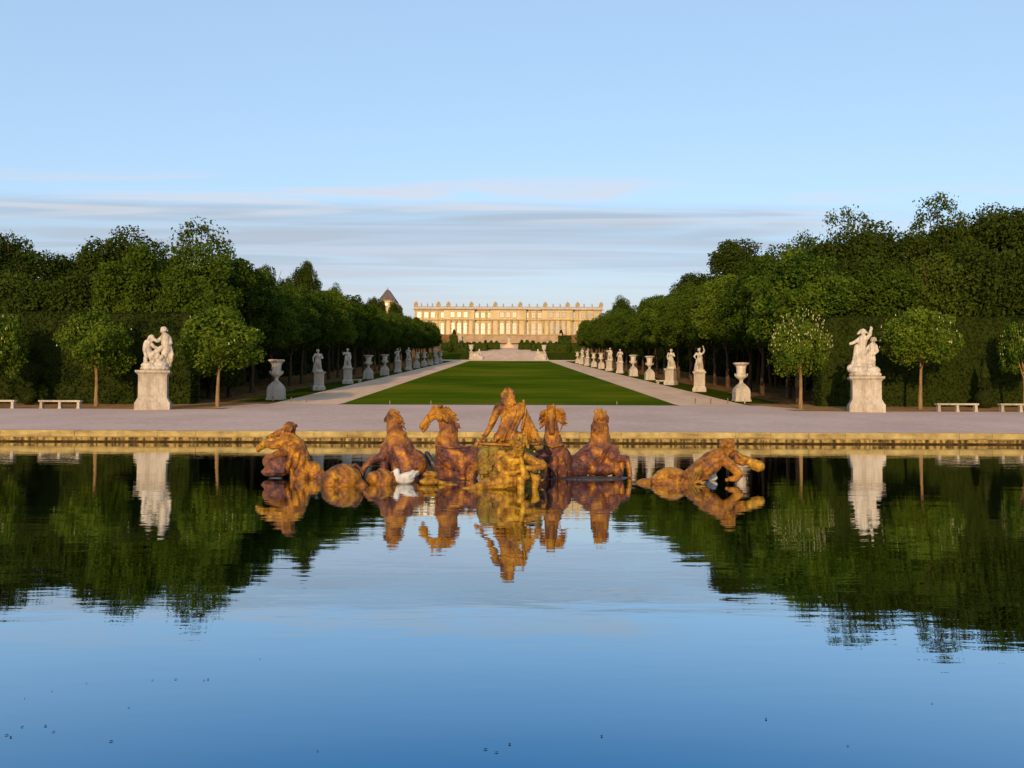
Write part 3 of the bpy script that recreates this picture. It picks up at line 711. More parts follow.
# benches
def bench_proto():
    t = thing('stone_bench', 'x', 'bench', (0, 0, 0), 'stone benches before the hedges')
    b = MB(); b.box(-1.92, 1.92, -.26, .26, .60, .76); b.build('seat', M['stone'], t)
    for x in (-1.7, 0, 1.7):
        b = MB(); b.box(x - .11, x + .11, -.2, .2, -.1, .60); b.box(x - .15, x + .15, -.22, .22, -.1, .1); b.build('leg', M['stone'], t)
    return t
B0 = bench_proto()
for i, (px, lab) in enumerate(((61.5, 'long pale stone bench left of the young chestnut, nearer the left marble group'), (-4, 'pale stone bench cut by the left edge of the photo'),
                               (957.5, 'long pale stone bench left of the clipped yew, before the right hedge'), (1021, 'pale stone bench cut by the right edge of the photo'))):
    o = B0 if i == 0 else copy_tree(B0)
    D = 81.0; o.location = (X(px, D), D, tz(D)); o['label'] = lab

# ------------------------------------------------------------------ urns and statues along the paths
def urn_proto():
    t = thing('marble_urn', 'x', 'urn', (0, 0, 0), 'marble urns lining the paths')
    b = MB(); b.box(-.95, .95, -.95, .95, -.6, .18)
    b.lathe([(.86, .18), (.86, 1.2)], 4, square=False)
    b.v = b.v[:8]; b.f = b.f[:6]
    b.box(-.86, .86, -.86, .86, .18, 1.12)
    for z0, z1, w0, w1 in ((1.12, 1.4, .86, .80), (1.4, 1.66, .80, .66), (1.66, 1.9, .66, .46), (1.9, 2.06, .46, .34)):
        b.box(-w0, w0, -w0, w0, z0, z1, w0 - w1, w0 - w1)
    b.build('pedestal', M['stone'], t)
    b = MB(); b.lathe([(.32, 2.06), (.32, 2.12), (.24, 2.2), (.2, 2.4), (.26, 2.55), (.42, 2.66), (.62, 2.82), (.70, 3.0), (.66, 3.14), (.55, 3.26), (.53, 3.5), (.55, 3.9), (.62, 4.15)], 28)
    b.build('vase', M['marble'], t, smooth=True)
    b = MB(); b.lathe([(.62, 4.15), (.80, 4.32), (.93, 4.42), (.95, 4.52), (.90, 4.56), (.7, 4.56), (.6, 4.3)], 28)
    b.build('lip', M['marble'], t)
    for s in (-1, 1):
        b = MB(); b.cap((s * .68, 0, 3.0), (s * .74, 0, 3.24), .1, .06, 8); b.build('handle', M['marble'], t, smooth=True)
    return t

def standing(v):
    """draped marble figure, over life size, weight on one leg"""
    b = MB(); r = random.Random(v)
    s = 1 if v % 2 else -1
    b.cap((-.4, 0, .08), (.4, 0, .08), .34, .34)
    b.tube([(-.2 * s, 0, .1), (-.19 * s, -.02, .8), (-.15 * s, 0, 1.5)], [.14, .17, .23]); b.tube([(.26 * s, -.2, .1), (.24 * s, -.18, .8), (.13 * s, 0, 1.5)], [.13, .16, .22])
    b.ell((-.03 * s, 0, 1.6), (.36, .28, .3)); b.ell((.0, 0, 2.0), (.31, .24, .36)); b.ell((.02 * s, 0, 2.35), (.4, .26, .3))
    b.cap((.02 * s, 0, 2.6), (.05 * s, -.02, 2.78), .12, .1)
    h = Vector((.06 * s, -.04, 2.98))
    b.ell(h, (.17, .19, .23)); b.cap(h + Vector((s * .08, -.15, -.02)), h + Vector((s * .1, -.19, -.06)), .04, .05, 6); b.cap(h + Vector((0, -.06, -.12)), h + Vector((.02 * s, -.11, -.2)), .12, .08, 6)
    for k in range(14):
        a = r.uniform(0, 6.28); q = Vector((math.cos(a) * .16, abs(math.sin(a)) * .15 + .02, r.uniform(0, .22))); b.cap(h + q, h + q * 1.2 - Vector((0, 0, .14)), .07, .05, 6)
    def arm(side, el, ha, fing):
        sh = Vector((side * .42, 0, 2.5)); b.tube([sh, el, ha], [.15, .12, .085]); d = (Vector(ha) - Vector(el)).normalized()
        for i in range(4): b.cap(Vector(ha) + d * .06, Vector(ha) + d * (.2 + .03 * (i % 3)) + Vector((.035 * (i - 1.5), -.04, 0)), .035, .028, 6)
        b.cap(Vector(ha), Vector(ha) + d * .1 + Vector((side * -.1, -.06, 0)), .04, .03, 6)
    if v % 4 == 0: arm(-1, (-.72, -.05, 2.1), (-.55, -.42, 1.85), 1); arm(1, (.62, -.1, 2.85), (.5, -.2, 3.3), 1)
    elif v % 4 == 1: arm(-1, (-.62, .05, 1.98), (-.45, -.25, 1.62), 1); arm(1, (.65, -.05, 2.05), (.3, -.35, 2.2), 1)
    elif v % 4 == 2: arm(-1, (-.7, -.02, 2.05), (-.74, -.2, 1.55), 1); arm(1, (.62, -.1, 2.0), (.2, -.36, 1.95), 1)
    else: arm(-1, (-.66, -.2, 2.2), (-.86, -.5, 2.5), 1); arm(1, (.6, .05, 1.95), (.55, -.15, 1.5), 1)
    for k in range(16):                                                                  # falling folds
        a = r.uniform(-1.2, 4.2); q = r.uniform(.26, .4)
        b.tube([(math.cos(a) * q * .9, math.sin(a) * q * .7, r.uniform(1.5, 2.1)), (math.cos(a) * q * 1.1, math.sin(a) * q * .9, .9), (math.cos(a) * q * 1.25, math.sin(a) * q, .2)], [.09, .1, .12], 6)
    b.tube([(-.4 * s, -.1, 2.5), (0, -.28, 2.1), (.38 * s, -.18, 1.6), (.5 * s, 0, .7)], [.1, .1, .12, .14])
    b.cap((.55 * s, .15, .1), (.45 * s, .15, 1.1), .28, .2)
    return b
def statue_proto(v):
    t = thing('marble_statue', 'x', 'statue', (0, 0, 0), 'marble statues lining the paths')
    pedestal(t, 1.45, 1.45, 2.65, .42, .34)
    o = standing(v).sculpt('figure', M['marble'], t, voxel=.04, amp=.02, freq=5, loc=(0, 0, 2.63), smooth_it=1)
    return t
U0 = urn_proto(); S0 = [statue_proto(v) for v in range(4)]
used = set()
def place(src, loc, label, rz=0, sc=1.0):
    o = src if src.name not in used else copy_tree(src)
    used.add(src.name); o.location = loc; o['label'] = label; o.rotation_euler.z = rz; o.scale = (sc, sc, sc)
    return o
R_SEQ = 'usSuuSsuusSu'; L_SEQ = 'uSsuusSuupSu'
cnt = 0
for side, seq, sn in ((1, R_SEQ, 'right'), (-1, L_SEQ, 'left')):
    light = 'sunlit' if side > 0 else 'shaded'
    for k, c in enumerate(seq):
        D = 102.5 + 22.3 * k
        loc = (side * 27.05, D, tz(D))
        nth = ORD[k].replace('nearest the pool', 'nearest the pool')
        if c == 'u':
            lt = 'half sunlit' if (side < 0 and k == 0) else light
            place(U0, loc, f'{lt} marble urn on domed base, {sn} path, {nth} among all sculptures there', .0, random.uniform(.98, 1.02))
        elif c == 'p':
            t = thing('empty_pedestal', f'low {light} stone pedestal without statue by the {sn} path', 'pedestal', loc); pedestal(t, 1.6, 1.6, 1.9, .4, .3)
        else:
            v = cnt % 4; cnt += 1
            place(S0[v], loc, f'{light} marble statue on pedestal, {sn} path, {nth} among all sculptures there', -side * .35 + random.uniform(-.2, .2), random.uniform(.98, 1.06))

# rough stone blocks beside two statues
for px, D, lab in ((662.5, 152.0, 'low pale stone seat beside the third sculpture of the right row'), (355, 152.0, 'low grey stone seat beside the third sculpture of the left row')):
    b = MB(); b.box(-1.15, 1.15, -.35, .35, .38, .62); b.box(-1.0, -.6, -.28, .28, -.2, .38); b.box(.6, 1.0, -.28, .28, -.2, .38)
    tag(b.build('stone_bench', M['stone'], loc=(X(px, D), D, tz(D))), lab, 'bench')

# stakes at the entrances of the paths and along the lawn edge
def stake(px, D, h, r, mat, lab, grp):
    b = MB(); b.lathe([(r, -.2), (r, h * .9), (r * .6, h)], 8)
    tag(b.build('wooden_stake', M[mat], loc=(X(px, D), D, tz(D))), lab, 'stake', grp)
for px, D, lab in ((273.5, 99, 'short brown stake before the first left urn'), (291.5, 97.5, 'short brown stake in the left path mouth, right of the urn'), (306.5, 97.5, 'short brown stake in the left path mouth, closest to the lawn')):
    stake(px, D, .62, .075, 'stake', lab, 'stakes at the left path')
for px, D, lab, m in ((695.5, 97.5, 'short brown stake in the right path mouth, closest to the lawn', 'stake'), (711, 97.5, 'short brown stake in the middle of the right path mouth', 'stake'),
                      (728, 98, 'thin stake in the right path mouth, left of the urn', 'stake'), (745, 98.5, 'pale stake just before the first right urn', 'stake_pale')):
    stake(px, D, .62, .07, m, lab, 'stakes at the right path')
for px, lab in ((390, 'thin pale peg on the lawn edge above the leftmost horse'), (431, 'thin pale peg on the lawn edge above the bridled horse facing left'), (617, 'thin pale peg on the lawn edge above the rightmost horse')):
    stake(px, 93.6, .42, .025, 'stake_pale', lab, 'pegs along the lawn edge')

# ------------------------------------------------------------------ the upper gardens
def small_urn(px, lab):
    D = 410; t = thing('white_urn', lab, 'urn', (X(px, D), D, tz(D)), 'white urns at the head of the lawn')
    b = MB(); b.box(-1.0, 1.0, -1.0, 1.0, -.5, .5); b.box(-.75, .75, -.75, .75, .5, 3.2); b.box(-.95, .95, -.95, .95, 3.2, 3.5); b.build('pedestal', M['stone'], t)
    b = MB(); b.lathe([(.4, 3.5), (.3, 3.9), (.9, 4.6), (1.1, 5.4), (.9, 5.9), (1.35, 6.5), (1.3, 6.6)], 18); b.build('vase', M['marble'], t, smooth=True)
small_urn(471, 'white urn on a pedestal left of the ramp at the head of the lawn'); small_urn(544, 'white urn on a pedestal right of the ramp at the head of the lawn')
for px, sd, lab in ((477, 1, 'pale reclining figure group left of the ramp foot'), (540, 2, 'pale reclining figure group right of the ramp foot')):
    D = 408; t = thing('stone_group', lab, 'statue', (X(px, D), D, tz(D)))
    b = MB(); b.box(-2.6, 2.6, -1.2, 1.2, -.6, 1.2); b.box(-2.3, 2.3, -1, 1, 1.2, 1.5); b.build('pedestal', M['stone'], t)
    b = MB(); q = 1 if sd == 1 else -1
    b.tube([(-2.0 * q, 0, 1.9), (-.9 * q, 0, 2.4), (.2 * q, 0, 2.2), (.9 * q, 0, 3.4)], [.35, .5, .65, .7]); b.ell((1.0 * q, -.1, 4.4), (.42, .42, .52)); b.tube([(.9 * q, -.3, 3.6), (1.7 * q, -.4, 2.9), (1.5 * q, -.7, 2.0)], [.3, .24, .2]); b.tube([(.7 * q, -.4, 3.5), (0, -.8, 2.9), (-.5 * q, -.8, 2.7)], [.3, .24, .18])
    b.ell((0, 0, 1.6), (2.1, .9, .4)); b.sculpt('sculpture', M['marble'], t, voxel=.12, amp=.06, freq=2)
# clipped hedges rising on either side of the ramp, with paler flowering tops
def zplain(y): return tz(y)
for k, (x0, x1, y0, y1, h, lab) in enumerate((
        (-34, -19.5, 442, 450, 4.3, 'dark clipped hedge left of the upper ramp, outermost and lowest'), (-19.4, -11.5, 455, 462, 3.6, 'dark clipped hedge left of the upper ramp, in the middle'), (-11.4, -5.2, 470, 478, 3.4, 'dark clipped hedge left of the upper ramp, closest to the steps'),
        (19.5, 37, 442, 450, 4.3, 'dark clipped hedge right of the upper ramp, outermost and lowest'), (11.5, 19.4, 455, 462, 3.6, 'dark clipped hedge right of the upper ramp, in the middle'), (5.2, 11.4, 470, 478, 3.4, 'dark clipped hedge right of the upper ramp, closest to the steps'),
        (-36.5, -32, 540, 545, 5.2, 'square dark hedge block left of the terrace wall'), (30.5, 38, 540, 545, 5.2, 'square dark hedge block right of the terrace wall'))):
    hedge('upper_hedge', lab, x0, x1, y0, y1, h, dens=3.0, size=.45, seed=30 + k, mat='leaf_wood', group='hedges of the upper garden')
rng = np.random.default_rng(50)
for s, sn in ((-1, 'left'), (1, 'right')):
    for k in range(9):
        y = 441 + k * 4.6; x = s * (30 - k * 2.9)
        r = rng.uniform(1.0, 1.5)
        b = MB(); h = rng.uniform(4.4, 5.6)
        P = rng.normal(0, 1, (260, 3)); P /= np.linalg.norm(P, axis=1, keepdims=True)
        v, f = leaf_quads(P * np.array([r, r, h * .5]) + np.array([0, 0, h * .5]), P, .32, rng)
        b.ell((0, 0, h * .5), (r * .8, r * .8, h * .46)); kk2 = len(v)
        o = mesh_obj('flowering_shrub', list(map(tuple, v)) + b.v, list(map(tuple, f)) + [tuple(i + kk2 for i in q) for q in b.f], M['leaf_pale' if k % 2 else 'leaf_wood'], loc=(x, y, tz(y)))
        tag(o, f'rounded shrub on the {sn} of the upper ramp, {NTH[k]} counting towards the steps', 'shrub', f'shrubs {sn} of the upper ramp')
# steps with a statue at the head of the ramp
t = thing('stepped_fountain', 'pale stepped stone pyramid with a small statue, at the head of the ramp', 'fountain', (0, 500, tz(500)))
b = MB()
for k in range(6): b.lathe([(5.6 - k * .85, -.8 + k * .5), (5.6 - k * .85, -.3 + k * .5)], 20)
b.build('steps', M['path'], t)
b = standing(2); b.v = [(x * 1.25, y * 1.25, z * 1.1 + 2.1) for x, y, z in b.v]; b.sculpt('figure', M['marble'], t, voxel=.1, amp=.03, freq=4)

# retaining wall of the terrace
t = thing('terrace_wall', 'long plain brown stone retaining wall below the palace', 'wall', (0, 559, tz(559)))
b = MB(); b.box(-32.5, 32.5, -.6, 1.2, -2, 5.0); b.build('wall', M['terrace'], t)
b = MB(); b.box(-32.8, 32.8, -.85, 1.3, 5.0, 5.45); b.build('coping', M['palace_trim'], t)
for s in (-1, 1):
    b = MB(); b.box(s * 32.5 - .9, s * 32.5 + .9, -1.2, 1.5, -2, 6.2); b.build('pier', M['palace_trim'], t)
# white post-like statue at the wall's left end, clipped cones on the terrace
b = standing(1); b.v = [(x * 1.5, y * 1.5, z * 1.4) for x, y, z in b.v]
o = b.sculpt('terrace_statue', M['marble'], None, voxel=.1, amp=.03, freq=4, loc=(X(460.3, 555), 555, tz(555) + 1.2))
tag(o, 'slim white statue at the left end of the terrace wall', 'statue')
bb = MB(); bb.box(-.9, .9, -.9, .9, -1.6, 0); bb.build('pedestal', M['stone'], o)
for px, lab in ((454, 'dark clipped cone on the terrace above the left hedge block'), (561, 'dark clipped cone on the terrace above the right hedge block')):
    D = 563; rr = np.random.default_rng(int(px)); P = rr.random((400, 2)); a = P[:, 0] * 6.28
    r = 1.5 * (1 - P[:, 1] * .7); pts = np.stack([r * np.cos(a), r * np.sin(a), .3 + P[:, 1] * 3.2], 1)
    v, f = leaf_quads(pts, np.stack([np.cos(a), np.sin(a), a * 0 + .3], 1), .3, rr); b = MB(); b.lathe([(1.4, 0), (1.35, .5), (.45, 3.3)], 12); k2 = len(v)
    tag(mesh_obj('clipped_cone', list(map(tuple, v)) + b.v, list(map(tuple, f)) + [tuple(i + k2 for i in q) for q in b.f], M['leaf_yew'], loc=(X(px, D), D, tz(D))), lab, 'topiary')

# ------------------------------------------------------------------ palace
PD = 600.0; k6 = PD / F
t = thing('palace', 'long golden limestone palace with rows of glinting windows at the end of the axis', 'palace', (-1.0 * k6, PD, tz(PD)))
z0 = tz(PD)
def pz(py): return Z(py, PD) - z0
PX = 94.0 * k6
top = pz(306.5)
avs = ((-60.0, 15.0), (0, 16.0), (60.0, 15.0))
offs = [0, 6.3, 12.4 + 6.1, 25.3, 31.6, 42.5, 49.0, 55.5, 65.5, 75.5, 82.0, 89.0]
b = MB(); b.box(-PX, PX, 0, 22, -2, top - 2.2)
for c, hw in ((-35 * k6 * 1.4, 10.5), (0, 12.2), (35 * k6 * 1.4, 10.5)):
    b.box(c - hw, c + hw, -2.6, -.001, -2, top - 2.2)
wall = b.build('wall', M['palace'], t)
b = MB()
for zz, hh, dd in ((pz(320.5), .7, .75), (top - 2.3, .6, 1.1), (pz(310.5), .35, .3), (pz(335.5), .6, .5)):
    b.box(-PX - dd, PX + dd, -dd, -.004, zz, zz + hh)
    for c, hw in ((-35 * k6 * 1.4, 10.5), (0, 12.2), (35 * k6 * 1.4, 10.5)): b.box(c - hw - dd, c + hw + dd, -2.6 - dd, -2.604, zz + .003, zz + hh + .003)
b.build('cornice', M['palace_trim'], t)
b = MB()                                                   # balustrade: rail, base and posts
b.box(-PX - .3, PX + .3, -.3, .3, top - 1.7, top - 1.4); b.box(-PX - .3, PX + .3, -.35, .35, top - .3, top)
n = 118
for i in range(n + 1): b.box(-PX + 2 * PX * i / n - .2, -PX + 2 * PX * i / n + .2, -.2, .2, top - 1.4, top - .3)
b.build('balustrade', M['palace_trim'], t)
b = MB(); b.box(-PX + 3, PX - 3, 6, 20, top - 2.3, top - .8, 4, 4); b.build('roof', M['slate'], t)
# windows: attic row and tall arched row
def arch(w, h, z, y, d, n=9):
    """solid arched plate, bottom z, depth d behind y"""
    pts = [(-w, z), (w, z), (w, z + h - w)] + [(w * math.cos(a), z + h - w + w * math.sin(a)) for a in [math.pi * i / n for i in range(1, n)]] + [(-w, z + h - w)]
    m = len(pts); v = [(px, y, pz_) for px, pz_ in pts] + [(px, y + d, pz_) for px, pz_ in pts]
    f = [tuple(range(m)), tuple(reversed(range(m, 2 * m)))] + [(i, i + m, (i + 1) % m + m, (i + 1) % m) for i in range(m)]
    return v, f
random.seed(77)
xs = sorted([-o for o in offs[1:]] + offs)
glass_frames = []
for o in xs:
    x = o * k6
    proj = any(abs(x - c) < hw for c, hw in ((-35 * k6 * 1.4, 10.5), (0, 12.2), (35 * k6 * 1.4, 10.5)))
    fy = -2.6 if proj else 0
    for kind in ('tall', 'attic'):
        w = t
        fr = MB(); pn = MB()
        if kind == 'tall':
            hgt = 7.6; zb = pz(334.2); ww = 1.35
            v, f = arch(ww + .4, hgt + .4, zb - .1, fy - .16, .15); fr.add(v, f)
            v, f = arch(ww, hgt, zb, fy - .20, .035); pn.add(v, f)
            fr.box(-.05, .05, fy - .27, fy - .21, zb, zb + hgt); fr.box(-ww, ww, fy - .27, fy - .21, zb + 3.2, zb + 3.35); fr.box(-ww, ww, fy - .27, fy - .21, zb + 5.6, zb + 5.75)
            fr.box(-ww - .6, ww + .6, fy - .5, fy - .165, zb - .45, zb - .11)
        else:
            hgt = 3.4; zb = pz(317.6); ww = 1.25
            fr.box(-ww - .4, ww + .4, fy - .16, fy - .01, zb - .3, zb + hgt + .35)
            pn.box(-ww, ww, fy - .20, fy - .165, zb, zb + hgt)
            fr.box(-.05, .05, fy - .27, fy - .21, zb, zb + hgt); fr.box(-ww, ww, fy - .27, fy - .21, zb + 1.6, zb + 1.72)
        wo = fr.build('window', M['palace_trim'], t, loc=(x, 0, 0))
        po = pn.build('pane', M['pane'] if (kind == 'tall' or random.random() < .6) else M['pane_dark'], wo)
        # old sashes never hang quite true
        po.rotation_euler = (0, 0, R(random.uniform(-.5, .5)))
# columns of the three fronts, and pilasters
for c, hw in ((-35 * k6 * 1.4, 10.5), (0, 12.2), (35 * k6 * 1.4, 10.5)):
    m = 6
    for i in range(m):
        x = c - hw + 1.0 + (2 * hw - 2) * i / (m - 1)
        b = MB(); b.lathe([(.75, pz(335)), (.55, pz(335) + .4), (.5, pz(321.6) - .6), (.75, pz(321.6) - .1), (.75, pz(321))], 12, (x, -3.3, 0)); b.build('column', M['palace_trim'], t)
for o in [-93] + [(a + c) / 2 for a, c in zip(xs, xs[1:])] + [93]:
    b = MB(); b.box(o * k6 - .45, o * k6 + .45, -.3, -.006, pz(335), pz(321)); b.box(o * k6 - .35, o * k6 + .35, -.25, -.006, pz(319.6), pz(309)); b.build('pilaster', M['palace_trim'], t)
# trophies and figures on the roofline
def trophy():
    b = MB(); b.box(-1.6, 1.6, -.6, .6, 0, .7); b.ell((0, 0, 1.9), (1.5, .7, 1.5)); b.ell((-1.1, 0, 1.3), (.8, .5, .9)); b.ell((1.1, 0, 1.3), (.8, .5, .9))
    b.cap((0, 0, 2.8), (0, 0, 3.7), .45, .3); b.cap((-.8, 0, 1.4), (-1.7, 0, 3.0), .15, .1); b.cap((.8, 0, 1.4), (1.7, 0, 3.0), .15, .1)
    return b
T0 = trophy().sculpt('trophy', M['palace_trim'], t, voxel=.15, amp=.12, freq=1.6)
for i, px in enumerate((415.5, 438, 448, 471, 495, 520, 545, 567.5, 577.5, 601)):
    o = T0 if i == 0 else T0.copy()
    if i: C.objects.link(o); o.parent = t
    o.location = ((px - CX + 1) * k6, -.1 if not 440 < px < 570 else -.1, top + .003); o.scale = (.85, .85, .95)
b = standing(3)
V0 = b.sculpt('roof_figure', M['palace_trim'], t, voxel=.1, amp=.02, freq=4)
for i, px in enumerate((421, 427, 432, 456, 463, 479, 487, 503, 512, 529, 537, 553, 560, 584, 592)):
    o = V0 if i == 0 else V0.copy()
    if i: C.objects.link(o); o.parent = t
    o.location = ((px - CX + 1) * k6, 0, top + .003); o.scale = (.8, .8, .72)

# chapel with a steep roof to the left
D = 640; k6b = D / F
t = thing('chapel', 'cream chapel with a steep slate roof rising above the left avenue trees', 'chapel', (X(388, D), D, tz(D)))
e = Z(300, D) - tz(D); a = Z(289, D) - tz(D)
b = MB(); b.box(-6.6, 4.2, 0, 22, -2, e); b.box(4.2, 7.6, .6, 22, -2, e - 4.4)
b.build('wall', M['palace'], t)
b = MB(); b.add([(-7.2, -.6, e), (4.8, -.6, e), (4.8, 22.4, e), (-7.2, 22.4, e), (-2.2, 4.5, a), (-.6, 4.5, a), (-.6, 17, a), (-2.2, 17, a)],
      [(3, 2, 1, 0), (0, 1, 5, 4), (1, 2, 6, 5), (2, 3, 7, 6), (3, 0, 4, 7), (4, 5, 6, 7)])
b.add([(4.21, .2, e - .3), (8.2, .2, e - 4.4), (8.2, 22.3, e - 4.4), (4.21, 22.3, e - .3), (4.21, .2, e - 4.4), (4.21, 22.3, e - 4.4)], [(0, 1, 2, 3), (0, 4, 1), (3, 2, 5), (4, 5, 2, 1)])
b.build('roof', M['slate'], t)
b = MB(); b.lathe([(.35, a - .2), (.2, a + .6), (.45, a + 1.1), (.1, a + 2.0)], 10, (-1.4, 5, 0)); b.build('finial', M['palace_trim'], t)
for zz, r in ((e - 3.6, 1.2),):
    b = MB(); b.ell((-1.3, -.05, zz), (r, .1, r)); b.build('window', M['pane'], t)
for zz in (-6,):
    b = MB(); b.box(-6.9, 4.5, -.4, -.02, e - .6, e - .01); b.build('cornice', M['palace_trim'], t)

# ------------------------------------------------------------------ the fountain group
G, GD, GB = M['gold'], M['gold_dark'], M['gold_bright']
def gold_thing(name, label, cat, base, D):
    return thing(name, label, cat, (X(base, D), D, 0), None)
def figure(name, D, base, t):
    return Fig(D, (base, HOR + CAM * F / D))
VX = .016

# chariot
D = 25.0
t = gold_thing('gilded_chariot', 'weathered gilded chariot with leafy relief in the middle of the fountain', 'chariot', 509, D)
g = figure('body', D, 509, t)
g.el(497, 464, 0, 19, 22, 16); g.el(520, 466, -4, 20, 20, 16); g.el(486, 462, 5, 9, 18, 12)
for i in range(26):
    q = random.Random(i); g.el(q.uniform(480, 504), q.uniform(448, 482), 12 + q.uniform(-1, 5), q.uniform(1.6, 3.2), q.uniform(2, 4.5), 2.4, q.uniform(-40, 40))
g.el(509, 486, 2, 34, 5, 20); g.ch((497, 447, 6, 4), (516, 446, 2, 4), (540, 447, -4, 4))
g.sculpt('body', M['gold_olive'], t, VX, .045, 6)
g = figure('rail', D, 509, t); g.ch((478, 443, 12, 1.6), (500, 444, 12, 1.5), (520, 445, 8, 1.5), (541, 443.5, 0, 1.6)); g.ch((478, 443, 12, 2.4), (477, 445, 12, 2.4))
g.sculpt('rail', G, t, .012, .004, 8, smooth_it=1)
g = figure('base', D, 509, t); g.el(512, 489, 4, 52, 2.6, 22); g.el(545, 489, 0, 24, 2.0, 14); g.el(470, 489, 2, 22, 1.8, 12)
g.sculpt('base', M['lead_dark'], t, .03, .03, 4)
# wheel half sunk at the back left
g = figure('wheel', D, 509, t); n = 20
for i in range(n):
    a0, a1 = 2 * math.pi * i / n, 2 * math.pi * (i + 1) / n
    g.ch((534 + 12 * math.cos(a0), 470 + 14 * math.sin(a0), -2, 1.7), (534 + 12 * math.cos(a1), 470 + 14 * math.sin(a1), -2, 1.7))
for i in range(6):
    a0 = math.pi * i / 6; g.ch((534 + 11 * math.cos(a0), 470 + 13 * math.sin(a0), -2, 1), (534 - 11 * math.cos(a0), 470 - 13 * math.sin(a0), -2, 1))
g.el(534, 470, -1, 3, 3, 3); g.sculpt('wheel', GD, t, .015, .006, 8)

# seated charioteer, seen from behind
t = gold_thing('seated_statue', 'gilded seated figure seen from behind on the chariot, drapery over its back', 'statue', 509, D)
g = figure('body', D, 509, t)
g.el(510, 436, 0, 12, 7, 10); g.ch((508, 436, 0, 8.5), (508.5, 426, -1, 8), (509.5, 414, -1, 9.5)); g.el(510, 410, -1, 12.5, 7.5, 7)
g.el(500.5, 408, -1, 5.2, 5.4, 5.5); g.el(519.5, 408, -1, 5.4, 5.6, 5.5); g.el(504.5, 414, 5.5, 4, 6, 3.4, 10); g.el(515, 414, 5.5, 4, 6, 3.4, -10); g.ch((509, 420, 6, 1.6), (508.5, 432, 6, 2))
g.ch((510, 405, -1, 5.2), (508.5, 400, -1, 4.8))
g.head(508, 394.8, -1.5, 6.0, -.35, .1, -1, seed=3)
g.ch((498.5, 408, 0, 4.7), (494, 418, 1, 4), (491, 426, 2, 3.3), (486, 435, 4, 2.5)); g.hand((486, 435, 4), (480.5, 441, 5), 1.2)
g.ch((521.5, 408, -1, 4.6), (527, 418, -3, 3.8), (533, 428, -6, 3)); g.hand((533, 428, -6), (538, 432, -8), 1.15)
g.ch((503, 439, -2, 7), (499, 438, -14, 6), (497, 452, -18, 4.5)); g.ch((517, 439, -2, 7), (522, 438, -14, 6), (524, 452, -18, 4.5))
g.sculpt('body', G, t, .016, .022, 7.5, smooth_it=1)
g = figure('drapery', D, 509, t)
for i in range(10):                                         # long folds falling from the right shoulder to the seat
    a = i / 9; q = random.Random(i + 40); e = q.uniform(-1, 1)
    g.ch((507.5 + a * 16.5, 405.5 - a * 3.5 + (1 - a) * 4, 4 + 3.5 * math.sin(a * 3.1), .9), (506 + a * 17.5 + e * .6, 414 + e, 6.4 + 2.2 * math.sin(a * 3.1), 1.5),
         (500.5 + a * 17 + e, 427 + e, 7.4 + 2 * math.sin(a * 3.1), 1.7), (495.5 + a * 18.5, 438.5 + q.uniform(-1, 2.5), 8.4 + q.uniform(-1, 2), 1.5))
g.ch((523.5, 400.5, 0, 1.2), (525.2, 408, 2, 1.4), (524.5, 418, 4, 1.5), (522, 428, 5, 1.5))
for i in range(10):
    a = i / 9; q = random.Random(i + 3); g.ch((522.5 + a * 2.5, 412 + a * 4, 1, 1.3), (525 + a * 7.5, 426 + q.uniform(-1, 1), 1 + q.uniform(-2, 2), 1.6), (522.5 + a * 18, 438.5 + q.uniform(-1, 3), -1 + q.uniform(-2, 3), 1.5))
g.el(528, 430, -2, 7, 9, 4)
g.sculpt('drapery', G, t, .013, .006, 9, smooth_it=1)
g = figure('hair', D, 509, t)
for i in range(22):
    q = random.Random(i + 60); x0 = 502.3 + i * .54
    g.ch((x0, 389.2 + q.uniform(-1, 1) + (i - 11) ** 2 * .045, 1, 1.5), (x0 - q.uniform(-1, 1), 397 + q.uniform(-2, 2), 4.2, 1.6), (x0 + q.uniform(-3.2, 3.2), 402 + q.uniform(0, 5), 4.8, 1))
g.sculpt('hair', G, t, .015, .014, 10, smooth_it=1)

# bearded triton seated below the chariot
D = 24.0
t = gold_thing('bearded_triton', 'bright gilded bearded sea-man sitting against the chariot, arm bent across', 'statue', 515, D)
g = figure('body', D, 515, t)
g.ch((512, 478, 4, 9), (512, 467, 6, 9), (512, 460, 7, 10)); g.el(506, 459, 12, 6, 4.5, 4); g.el(517, 459.5, 13, 5, 4.5, 4); g.ch((516, 452, 9, 4.4), (518.5, 448, 12, 4))
g.head(518.5, 442.5, 16, 8.6, .25, .25, 1, beard=True, seed=5)
g.ch((501.5, 455, 7, 5.6), (500, 465, 10, 4.8), (504, 472, 12, 4), (514, 471.5, 16, 3.2)); g.hand((514, 471.5, 16), (521, 469, 18), 1.2)
g.ch((524, 456, 7, 5.2), (534, 460.5, 8, 4.5), (543, 465, 9, 4.4), (534, 467, 12, 3.6), (527, 467, 14, 3)); g.hand((527, 467, 14), (521, 466, 16), 1.2)
g.ch((513, 480, 8, 8.4), (501, 481, 10, 9.2), (488, 483.5, 9, 7), (476, 487, 6, 3.6), (464, 488.5, 4, 1.6))
g.ch((518, 478, 8, 5.5), (521, 478, 15, 5), (521, 487, 16, 3.6)); g.ch((530, 476, 2, 4.4), (536, 478, 6, 4), (535, 487, 6, 3.2))
g.sculpt('body', GB, t, .016, .024, 7.5, smooth_it=1)
g = figure('shell', D, 515, t); g.ch((521, 456, 16, 2.2), (522, 465, 18, 3), (525, 473, 18, 4.2)); g.el(525.5, 475, 19, 4.8, 3.2, 4)
g.sculpt('shell_horn', GB, t, .015, .012, 9)

